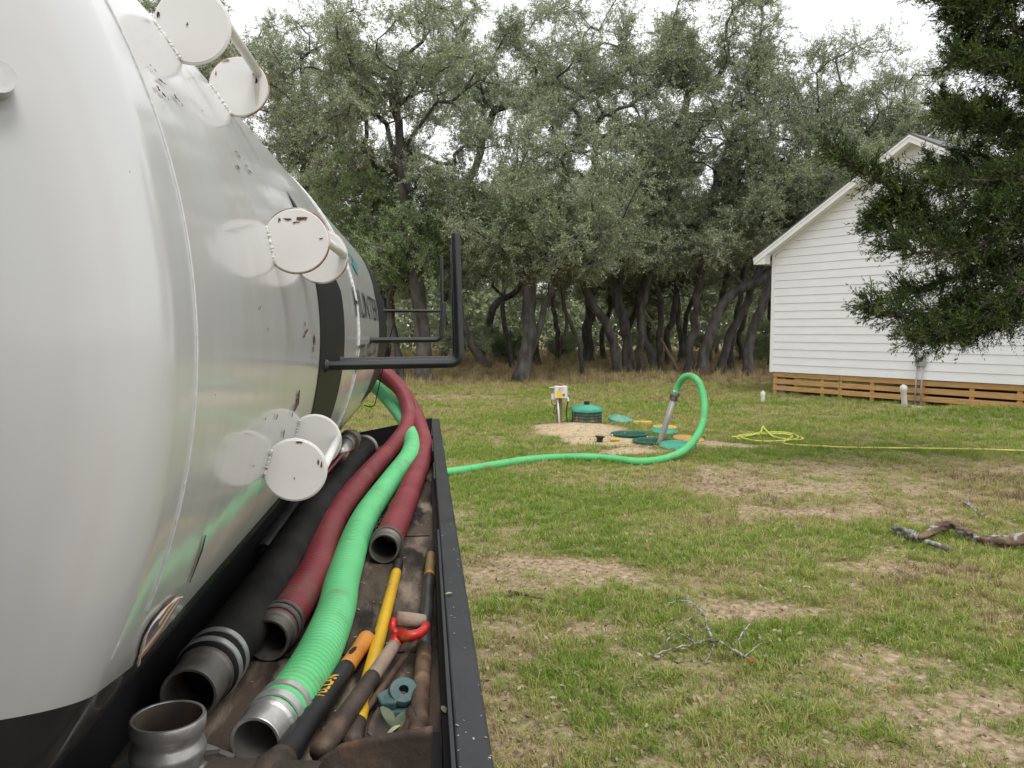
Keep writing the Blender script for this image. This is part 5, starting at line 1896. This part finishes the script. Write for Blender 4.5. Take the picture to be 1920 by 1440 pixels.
for i, (px, py, k, sc) in enumerate(BACK):
    base = U(px, py, 0.0)
    base[2] = gz(base[0], base[1]) - .05
    place_tree(oak_lib[k], base, g.uniform(0, 6.28), sc * g.uniform(.9, 1.1), 'live_oak', 'live oak deep in the shaded wood behind the front row of trunks', 'oaks deeper in the wood')

# dead pole leaning in the wood, fallen lump
P = [G(1272, 695, -.02), D(1235, 628, G(1272, 695)[1] + .1), D(1196, 560, G(1272, 695)[1] + .3)]
Q, _ = spline(P, .3)
setprops(mk('dead_pole', tube(Q, np.linspace(.07, .04, len(Q)), 8), M['dead_pole'], smooth=True), 'bare pale dead pole leaning among the oaks left of the arched hose', 'branch')
Yd = U(1175, 700)[1] - 1.0
Q, _ = spline([D(1148, 445, Yd), D(1158, 462, Yd - .1), D(1170, 478, Yd - .1), D(1172, 505, Yd), D(1171, 532, Yd)], .15)
setprops(mk('dead_branch', tube(Q + rng.normal(size=Q.shape) * .03, np.linspace(.045, .02, len(Q)), 7), M['lichen'], smooth=True), 'pale dead branch dangling in the middle oaks', 'branch')

# shrubs growing in the shade behind the trunks
for i, (px, py, k, sc) in enumerate(((860, 690, 4, .55), (945, 680, 1, .42), (700, 690, 4, .6), (1060, 668, 1, .4), (1320, 672, 4, .5), (1210, 664, 1, .4), (1405, 676, 1, .38), (1120, 662, 4, .45), (1480, 690, 1, .5))):
    base = U(px, py, 0.0)
    base[2] = gz(base[0], base[1]) - 1.35
    o = place_tree(oak_lib[k], base, g.uniform(0, 6.28), sc, 'understory_shrub', 'low leafy shrub growing in the shade between the oak trunks', 'shrubs under the oaks')
    o['category'] = 'shrub'


# the far edge of the pasture: one mass of scrub and oak
g = np.random.default_rng(303)
nC = 620
cxs = g.uniform(-36, 66, nC)
cys = g.uniform(47, 74, nC)
hts = 3.6 + 6.5 * fbm(cxs * .09, cys * .02, 5, 3) * g.uniform(.7, 1.1, nC)
per = 150
ci_ = np.repeat(np.arange(nC), per)
u_ = unit(g, len(ci_)) * (g.random(len(ci_)) ** .4)[:, None]
P_ = np.stack([cxs[ci_] + u_[:, 0] * 2.4, cys[ci_] + u_[:, 1] * 2.0, hts[ci_] * .52 * (1 + u_[:, 2])], 1)
Lf = g.uniform(.25, .55, len(P_))
V, Q = leaf_tris(P_, unit(g, len(P_)), Lf, Lf * .4, g)
me = fast_mesh('distant_woods', V, Q, [LEAF_OAK], {'tint': np.repeat(np.clip(g.normal(.4, .2, len(P_)), 0, 1), 3)})
o = bpy.data.objects.new('distant_woods', me)
COL.objects.link(o)
setprops(o, 'hazy mass of far scrub and trees beyond the oaks', 'woods', kind='stuff')


# ------------------------------------------------------------------ cedars
def cedar_crown(seed, limbs, density=1.0, sub_len=(.35, .85), fine=1.0, up=.15):
    """limbs: list of point lists (world, relative). Feathery sprays all along side shoots."""
    g = np.random.default_rng(seed)
    mbt = MB()
    SP0, SD, SL, ST = [], [], [], []
    for L in limbs:
        C, s = spline(L, .12)
        C[1:-1] += g.normal(size=(len(C) - 2, 3)) * .012
        n = len(C)
        rad = np.linspace(.045, .010, n) * (.6 + .12 * s[-1])
        mbt.add(*tube(C, np.maximum(rad, .006), 7))
        T = np.gradient(C, axis=0)
        T /= np.linalg.norm(T, axis=1, keepdims=True)
        m = int(n * 3.0 * density)
        idx = (n * (.12 + .88 * g.random(m) ** .8)).astype(int).clip(0, n - 1)
        d = T[idx] * .8 + unit(g, m) * .8 + np.array([0, 0, up])
        d /= np.linalg.norm(d, axis=1, keepdims=True)
        SP0.append(C[idx]), SD.append(d)
        SL.append(g.uniform(*sub_len, m) * (1.0 - .35 * idx / n))
        ST.append(np.clip(g.normal(.46, .22, m), 0, 1))
    P0, Dr, Ln, To = map(np.concatenate, (SP0, SD, SL, ST))
    N = len(P0)
    K = 6
    t_ = np.linspace(0, 1, K)
    droop = np.array([0, 0, -.10])
    path = P0[:, None] + Dr[:, None] * (Ln[:, None] * t_)[..., None] + droop * (Ln[:, None] * t_ ** 2)[..., None] + g.normal(size=(N, K, 3)) * .018 * t_[None, :, None]
    V, Q = multi_tube(path, np.broadcast_to(np.linspace(.008, .003, K), (N, K)), 3)
    Q = tri(Q)
    CV, CQ, CM, CT = [V], [Q], [np.zeros(len(Q), int)], [np.full(len(V), .5)]
    off = len(V)
    # branchlets
    nb = int(20 * fine)
    bi = np.repeat(np.arange(N), nb)
    q = g.uniform(.12, 1.0, len(bi)) * (K - 1)
    i0 = np.minimum(q.astype(int), K - 2)
    fr = (q - i0)[:, None]
    B0 = path[bi, i0] * (1 - fr) + path[bi, i0 + 1] * fr
    Bd = Dr[bi] * .9 + unit(g, len(bi)) * .75 + np.array([0, 0, .12])
    Bd /= np.linalg.norm(Bd, axis=1, keepdims=True)
    Bl = g.uniform(.05, .14, len(bi))
    tone = np.clip(To[bi] + g.normal(size=len(bi)) * .12, 0, 1)
    # sprays: narrow tufts along each branchlet
    nsp = int(13 * fine)
    si = np.repeat(np.arange(len(bi)), nsp)
    q = g.uniform(0, 1, len(si))
    S0 = B0[si] + Bd[si] * (Bl[si] * q)[:, None] + g.normal(size=(len(si), 3)) * .004
    Sd = Bd[si] + unit(g, len(si)) * .55
    Sd /= np.linalg.norm(Sd, axis=1, keepdims=True)
    Sl = g.uniform(.022, .048, len(si))
    V, Q = leaf_tris(S0, Sd, Sl, Sl * .15 + .0018, g)
    CV.append(V), CQ.append(Q + off), CM.append(np.ones(len(Q), int)), CT.append(np.repeat(np.clip(tone[si] + .25 * (q - .5) + g.normal(size=len(si)) * .08, 0, 1), 3))
    V, Q, Mi, Ti = map(np.concatenate, (CV, CQ, CM, CT))
    me = fast_mesh('crown', V, Q, [M['cedar_bark'], LEAF_CEDAR], {'tint': Ti})
    me.polygons.foreach_set('material_index', Mi.astype(np.int32))
    return mbt, me


YC = 8.6
cb = U(2120, 880, 0.0)
cb = D(2105, 700, YC)
cb[2] = gz(cb[0], cb[1])
limb_px = [
    [(2075, 470), (1990, 380), (1880, 345), (1780, 350), (1690, 345), (1610, 325), (1545, 285)],
    [(2080, 520), (1990, 470), (1900, 480), (1800, 440), (1700, 400), (1640, 400)],
    [(2085, 560), (1990, 510), (1900, 520), (1800, 570), (1720, 590), (1650, 590), (1600, 575)],
    [(2090, 590), (2000, 540), (1920, 570), (1850, 615), (1780, 635), (1730, 640)],
    [(2090, 560), (2000, 540), (1940, 570), (1900, 600), (1870, 620)],
    [(2070, 380), (1990, 290), (1900, 270), (1820, 250), (1760, 225)],
    [(2065, 300), (1990, 210), (1900, 190), (1830, 150), (1760, 130)],
    [(2060, 200), (1980, 110), (1890, 70), (1800, 50), (1720, 10)],
    [(2055, 120), (1980, 20), (1880, -10), (1790, -30), (1730, -50)],
    [(2075, 440), (1980, 400), (1880, 410), (1790, 470), (1700, 480), (1640, 465)],
    [(2070, 340), (1960, 330), (1880, 310), (1820, 290)],
    [(2060, 240), (1960, 240), (1880, 220), (1820, 210), (1790, 180)],
    [(2060, 160), (1960, 140), (1870, 120), (1800, 90)],
    [(2080, 500), (1960, 460), (1860, 500), (1760, 530), (1700, 545)],
    [(2050, 60), (1960, 40), (1900, 30), (1850, -20)],
    [(2075, 420), (2000, 330), (1930, 360), (1860, 390), (1800, 400)],
    [(2060, 280), (2000, 160), (1940, 170), (1890, 160)],
    [(2075, 450), (1970, 430), (1880, 440), (1800, 430), (1720, 380), (1660, 370)],
    [(2080, 540), (1980, 560), (1880, 540), (1790, 610), (1700, 625), (1660, 630)],
    [(2070, 400), (1960, 300), (1860, 350), (1780, 390), (1700, 440), (1650, 420)],
    [(2085, 570), (1980, 600), (1920, 590), (1840, 580), (1780, 600)],
    [(2060, 180), (1980, 190), (1920, 100), (1860, 90)],
    [(2055, 150), (1970, 210), (1900, 230), (1840, 200), (1790, 215)],
    [(2050, 90), (1970, 80), (1900, 110), (1830, 60), (1780, 30)],
    [(2050, 30), (1960, -30), (1900, 0), (1840, 20), (1770, 20)],
    [(2065, 320), (1980, 260), (1920, 290), (1850, 280), (1800, 340), (1770, 370)],
]
limbs = []
g = np.random.default_rng(5)
for L in limb_px:
    dy = 0.0
    pts = []
    for i, q in enumerate(L):
        p = D(*q, YC)
        dy += g.normal() * .16
        p[1] += dy + (.35 if i == 0 else 0) * 0
        if i == 0:
            p[0] = cb[0] + .02
            p[1] = cb[1]
        pts.append(p - cb)
    limbs.append(pts)
mbt, me = cedar_crown(21, limbs, density=2.5, sub_len=(.16, .50), fine=.63)
Q, _ = spline([(0, 0, -.1), (.03, .02, 1.0), (-.02, .0, 2.4), (.03, .03, 4.0), (.0, 0, 5.6)], .3)
mbt.add(*tube(Q, np.linspace(.20, .05, len(Q)) * (1 + .4 * np.exp(-np.arange(len(Q)) * .8)), 12))
tv, tf = mbt.get()
mt = bpy.data.meshes.new('trunk')
mt.from_pydata([tuple(p) for p in tv], [], tf)
mt.materials.append(M['cedar_bark'])
mt.polygons.foreach_set('use_smooth', [True] * len(mt.polygons))
mt.update()
place_tree((mt, me), cb, 0, 1.0, 'cedar_tree', 'dark green cedar hanging into view at right before the house')

# a smaller cedar in the wood behind the middle trunks
base = U(1235, 690, 0.0)
base[2] = gz(base[0], base[1])
limbs = []
g = np.random.default_rng(6)
for k in range(30):
    h_ = 2.8 + 2.6 * k / 30
    a_ = g.uniform(0, 6.28)
    L_ = 2.3 * (1 - .55 * k / 30)
    limbs.append([(0, 0, h_), (L_ * .4 * math.cos(a_), L_ * .4 * math.sin(a_), h_ + .15), (L_ * math.cos(a_ + .2), L_ * math.sin(a_ + .2), h_ + .05)])
mbt, me = cedar_crown(31, limbs, density=.55, sub_len=(.4, .9), fine=.75)
mbt.add(*tube(spline([(0, 0, -.1), (.08, 0, 1.5), (0, .05, 3.2), (0, 0, 5.6)], .4)[0], np.linspace(.14, .04, 15)[:len(spline([(0, 0, -.1), (.08, 0, 1.5), (0, .05, 3.2), (0, 0, 5.6)], .4)[0])], 9))
tv, tf = mbt.get()
mt = bpy.data.meshes.new('trunk')
mt.from_pydata([tuple(p) for p in tv], [], tf)
mt.materials.append(M['cedar_bark'])
mt.update()
place_tree((mt, me), base, 0, 1.0, 'cedar_tree', 'dark cedar growing among the oak trunks behind the suction pipe')

# ------------------------------------------------------------------ fallen wood on the lawn
def gnarl(P_, r_, amp, seed, sides=18):
    V_, F_ = tube(P_, r_, sides)
    g_ = np.random.default_rng(seed)
    T_, N_, B_ = frames(np.asarray(P_, float))
    n_ = len(P_)
    th = np.arange(n_ * sides) % sides / sides
    sl = np.repeat(np.arange(n_), sides)
    ring = np.minimum(th, 1 - th)
    k_ = 1 + amp * ((fbm(th * 7 + 3, sl * .10, seed, 3) + fbm((1 - th) * 7 + 3, sl * .10, seed, 3)) - 1.0) * 1.6 + amp * .7 * (fbm(ring * 22, sl * .55, seed + 4, 2) - .5)
    c_ = np.repeat(np.asarray(P_, float), sides, 0)
    V_ = c_ + (V_ - c_) * k_[:, None]
    return V_, F_


P = [G(1672, 1006, .05), G(1700, 1014, .05), G(1722, 1022, .06), G(1748, 1012, .08), G(1785, 1004, .09), G(1830, 1022, .06), G(1880, 1030, .06), G(1930, 1028, .07), G(2010, 1036, .07)]
Q, s_ = spline(P, .04)
Q += rng.normal(size=Q.shape) * .010 + .016 * np.stack([np.sin(s_ * 17), np.sin(s_ * 23 + 1), np.sin(s_ * 29 + 2)], 1) * np.array([.4, 1, .8])
lg = thing('fallen_limb', (Q[20][0], Q[20][1], gz(Q[20][0], Q[20][1])), 'fallen oak limb with lichen-crusted end lying at right on the lawn', 'branch')
k = int(len(Q) * .17)
mk('lichen_end', gnarl(Q[:k + 1], np.linspace(.028, .040, k + 1), .9, 11), M['lichen'], lg, smooth=True)
R = np.interp(np.arange(len(Q) - k), [0, 8, 20, len(Q) - k], [.026, .031, .034, .042])
mk('stripped_stem', gnarl(Q[k:], R, .95, 12), M['log'], lg, smooth=True)
for a_, b_, r_ in (((1742, 1016), (1730, 1008), .014), ((1735, 1030), (1782, 1040), .022), ((1850, 1018), (1900, 1012), .012)):
    mk('side_branch', tube(spline([G(*a_, .06), G((a_[0] + b_[0]) / 2, (a_[1] + b_[1]) / 2, .05), G(*b_, .03)], .03)[0], r_, 8), M['lichen'], lg, smooth=True)


def twiggy(name, label, stems, r, m):
    root = thing(name, G(*stems[0][0]), label, 'branch')
    for L in stems:
        P_ = [G(x_, y_, .018 + (h_[0] if h_ else 0)) for x_, y_, *h_ in L]
        Q_, _ = spline(P_, .02)
        Q_ += rng.normal(size=Q_.shape) * .0025
        R_ = np.linspace(r, r * .35, len(Q_)) * (1 + .2 * rng.random(len(Q_)))
        mk('stem', tube(Q_, R_, 7), m, root, smooth=True)
        r = max(r * .82, .0026)
    return root


tw = twiggy('fallen_twig', 'forked lichen-grey twig with orange broken end lying on the near lawn',
            [[(1408, 1248), (1372, 1232, .02), (1335, 1218, .03), (1290, 1224, .02), (1250, 1230, .01), (1218, 1236)],
             [(1335, 1220, .03), (1318, 1180, .06), (1298, 1160, .07), (1282, 1145, .05)],
             [(1300, 1222, .03), (1270, 1212, .05), (1240, 1224, .02)],
             [(1378, 1224, .03), (1402, 1202, .06), (1424, 1184, .09)],
             [(1298, 1160, .07), (1266, 1152, .06), (1242, 1160, .03)],
             [(1318, 1180, .06), (1290, 1185, .05), (1262, 1200, .03)],
             [(1290, 1146, .05), (1288, 1130, .05), (1290, 1122, .05)],
             [(1395, 1246, .02), (1420, 1232, .04), (1440, 1226, .04)],
             [(1340, 1222, .02), (1330, 1240, .01), (1318, 1252)],
             [(1290, 1146, .05), (1262, 1138, .04), (1250, 1134, .03)]], .0085, M['lichen'])
mk('broken_end', tube([G(1401, 1244, .018), G(1412, 1252, .018)], .016, 9), M['needle_orange'], tw, smooth=True)
twiggy('fallen_twig', 'dark short stick lying on the bare soil near the truck', [[(955, 1112), (985, 1122, .01), (1018, 1128)], [(960, 1116), (953, 1122)]], .014, M['wood_dark'])
twiggy('fallen_twig', 'small pale forked twig beyond the fallen limb', [[(1806, 943), (1818, 956, .03), (1836, 966), (1850, 962)], [(1818, 956, .02), (1812, 942, .06)], [(1830, 964, .02), (1846, 974)]], .012, M['lichen'])
twiggy('fallen_twig', 'thin pale straw stems beside the rail', [[(846, 972), (858, 990, .02), (872, 995)], [(850, 966), (862, 984, .03), (878, 990)]], .005, M['dead_pole'])

# ------------------------------------------------------------------ grass and litter
GRASS = leafmat('lawn grass', [(0.190, 0.290, 0.042), (0.295, 0.365, 0.074), (0.410, 0.405, 0.135), (0.50, 0.425, 0.225), (0.23, 0.165, 0.095)], None, attr_type='INSTANCER', rough=.55, trans=.3, spec=.25)


def tuft(seed, n, hmin, hmax, spread, width, lean):
    g = np.random.default_rng(seed)
    mb_ = MB()
    for i in range(n):
        a_, r_ = g.uniform(0, 6.28), spread * g.random() ** .6
        b0_ = np.array([r_ * math.cos(a_), r_ * math.sin(a_), -.004])
        da = a_ + g.normal() * .9
        d_ = np.array([math.cos(da), math.sin(da), 0])
        sd = np.array([-math.sin(da), math.cos(da), 0])
        h = g.uniform(hmin, hmax)
        ln = lean * g.uniform(.3, 1.4)
        w_ = width * g.uniform(.7, 1.3)
        p1 = b0_ + d_ * h * ln * .35 + np.array([0, 0, h * .55])
        p2 = b0_ + d_ * h * ln + np.array([0, 0, h * g.uniform(.65, .95)])
        mb_.add([b0_ - sd * w_, b0_ + sd * w_, p1 + sd * w_ * .8, p1 - sd * w_ * .8, p2], [(0, 1, 2, 3), (3, 2, 4)])
    V_, F_ = mb_.get()
    me_ = bpy.data.meshes.new('tuft')
    me_.from_pydata([tuple(p) for p in V_], [], F_)
    me_.materials.append(GRASS)
    me_.update()
    return me_


def scatter(name, src_meshes, P, rot, sc, idx, tint, label):
    col = bpy.data.collections.new(name + '_source')
    for i, me_ in enumerate(src_meshes):
        col.objects.link(bpy.data.objects.new('%s_source_%02d' % (name, i), me_))
    me = bpy.data.meshes.new(name)
    me.vertices.add(len(P))
    me.vertices.foreach_set('co', np.ascontiguousarray(P, dtype=np.float32).ravel())
    for nm, ty, arr in (('rot', 'FLOAT_VECTOR', rot), ('sc', 'FLOAT', sc), ('ix', 'INT', idx), ('tint', 'FLOAT', tint)):
        at_ = me.attributes.new(nm, ty, 'POINT')
        key = 'vector' if ty == 'FLOAT_VECTOR' else 'value'
        at_.data.foreach_set(key, np.ascontiguousarray(arr, dtype=np.int32 if ty == 'INT' else np.float32).ravel())
    o_ = bpy.data.objects.new(name, me)
    COL.objects.link(o_)
    me.materials.append(GRASS)
    ng = bpy.data.node_groups.new(name + '_nodes', 'GeometryNodeTree')
    ng.interface.new_socket('Geometry', in_out='INPUT', socket_type='NodeSocketGeometry')
    ng.interface.new_socket('Geometry', in_out='OUTPUT', socket_type='NodeSocketGeometry')
    gi, go = ng.nodes.new('NodeGroupInput'), ng.nodes.new('NodeGroupOutput')
    ci = ng.nodes.new('GeometryNodeCollectionInfo')
    ci.inputs['Collection'].default_value = col
    ci.inputs['Separate Children'].default_value = True
    ci.inputs['Reset Children'].default_value = True
    iop = ng.nodes.new('GeometryNodeInstanceOnPoints')
    iop.inputs['Pick Instance'].default_value = True

    def na(nm, ty):
        n_ = ng.nodes.new('GeometryNodeInputNamedAttribute')
        n_.data_type = ty
        n_.inputs['Name'].default_value = nm
        return n_.outputs[0]
    e2r = ng.nodes.new('FunctionNodeEulerToRotation')
    L = ng.links.new
    L(gi.outputs[0], iop.inputs['Points'])
    L(ci.outputs[0], iop.inputs['Instance'])
    L(na('ix', 'INT'), iop.inputs['Instance Index'])
    L(na('rot', 'FLOAT_VECTOR'), e2r.inputs[0])
    L(e2r.outputs[0], iop.inputs['Rotation'])
    L(na('sc', 'FLOAT'), iop.inputs['Scale'])
    L(iop.outputs[0], go.inputs[0])
    md = o_.modifiers.new('scatter', 'NODES')
    md.node_group = ng
    setprops(o_, label, 'grass', kind='stuff')
    return o_


g = np.random.default_rng(99)
rings = [(1.2, 2.6, 900, .95), (2.6, 6.0, 1250, .95), (6.0, 11.0, 760, 1.05), (11.0, 16.5, 400, 1.3), (16.5, 25.0, 190, 1.6), (25.0, 34.0, 60, 2.0)]
PX, PY, PS = [], [], []
for r0_, r1_, dn, sc0 in rings:
    a0, a1 = math.radians(-16), math.radians(57)
    area = .5 * (a1 - a0) * (r1_ ** 2 - r0_ ** 2)
    n = int(area * dn)
    r = np.sqrt(g.uniform(r0_ ** 2, r1_ ** 2, n))
    a = g.uniform(a0, a1, n)
    PX.append(r * np.sin(a))
    PY.append(r * np.cos(a))
    PS.append(np.full(n, sc0))
PX, PY, PS = map(np.concatenate, (PX, PY, PS))
cv, dr, sa, rd = cover_at(PX, PY)
keep = g.random(len(PX)) < np.clip(cv * 1.15 - .05, 0.42, 1) * (1 - .97 * np.clip(sa * 1.4, 0, 1))
keep &= ~((PX < .05) & (PY < 4.6))                      # under the truck
for hx, hy, hr in HOLES:
    keep &= np.hypot(PX - hx, PY - hy) > hr + .12
rel = np.stack([PX - HA[0], PY - HA[1]], 1)
ss, tt_ = rel @ he[:2], rel @ hn[:2]
keep &= ~((ss > -.05) & (ss < 2 * HALF) & (tt_ < -.05) & (tt_ > -HD))
PX, PY, PS, cv, dr = PX[keep], PY[keep], PS[keep], cv[keep], dr[keep]
N = len(PX)
PZ = ground_h(PX, PY)
sc = PS * (.38 + .80 * cv) * g.uniform(.6, 1.35, N)
tint = np.clip(dr + .25 * np.clip(.45 - cv, 0, 1) + g.normal(size=N) * .27, 0, 1)
rot = np.stack([g.normal(size=N) * .15, g.normal(size=N) * .15, g.uniform(0, 6.28, N)], 1)
tufts = [tuft(1, 15, .020, .050, .030, .0016, .9), tuft(2, 13, .025, .065, .026, .0017, .7), tuft(3, 17, .012, .035, .038, .0016, 1.3), tuft(4, 12, .03, .085, .022, .0018, .6), tuft(5, 15, .015, .045, .035, .0017, 1.1)]
pw = np.array([.27, .2, .27, .06, .2])
idx = g.choice(5, N, p=pw)
scatter('lawn_grass', tufts, np.stack([PX, PY, PZ], 1), rot, sc, idx, tint, 'patchy green and brown lawn grass across the yard')

# tall dead grass under the oaks
n = 9000
r = np.sqrt(g.uniform(22.5 ** 2, 60 ** 2, n))
a = g.uniform(math.radians(-12), math.radians(36), n)
TX_, TY_ = r * np.sin(a), r * np.cos(a)
wood = (TY_ - 22.5 + 3.0 * (fbm(TX_ * .4, TY_ * .4, 61, 3) - .5)) / 3.0
rel = np.stack([TX_ - HA[0], TY_ - HA[1]], 1)
ss, tt_ = rel @ he[:2], rel @ hn[:2]
kp = (g.random(n) < np.clip(wood, 0, 1)) & ~((ss > -.2) & (ss < 2 * HALF) & (tt_ < .3) & (tt_ > -HD))
TX_, TY_ = TX_[kp], TY_[kp]
n = len(TX_)
tall = [tuft(11, 26, .25, .55, .16, .0045, .45), tuft(12, 22, .2, .45, .18, .005, .7), tuft(13, 24, .3, .7, .14, .0045, .35)]
scatter('tall_dry_grass', tall, np.stack([TX_, TY_, ground_h(TX_, TY_)], 1), np.stack([g.normal(size=n) * .1, g.normal(size=n) * .1, g.uniform(0, 6.28, n)], 1),
        g.uniform(.35, .95, n), g.integers(0, 3, n), np.clip(.88 + g.normal(size=n) * .14, 0, 1), 'tall dead brown grass under the oaks')

# fallen oak leaves and chips on the lawn
LITTER = leafmat('leaf litter', [(0.16, 0.10, 0.06), (0.30, 0.23, 0.14), (0.42, 0.36, 0.24), (0.40, 0.17, 0.07)], None, rough=.7, trans=.1)
n = 11000
r = 2.8 + 12.5 * g.random(n) ** 1.25
a = g.uniform(math.radians(-2), math.radians(44), n)
x_, y_ = r * np.sin(a), r * np.cos(a)
P = np.stack([x_, y_, ground_h(x_, y_) + g.uniform(.006, .03, n)], 1)
Dr = unit(g, n) * np.array([1, 1, .3])
Dr /= np.linalg.norm(Dr, axis=1, keepdims=True)
Lf = g.uniform(.014, .042, n)
V, Q = leaf_quads(P, Dr, Lf, Lf * .24, g)
me = fast_mesh('leaf_litter', V, Q, [LITTER], {'tint': np.repeat(g.choice([.1, .4, .6, .75, 1.0], n, p=[.2, .3, .3, .17, .03]) + g.normal(size=n) * .05, 4)})
o = bpy.data.objects.new('leaf_litter', me)
COL.objects.link(o)
setprops(o, 'small dead leaves scattered through the lawn', 'leaf litter', kind='stuff')
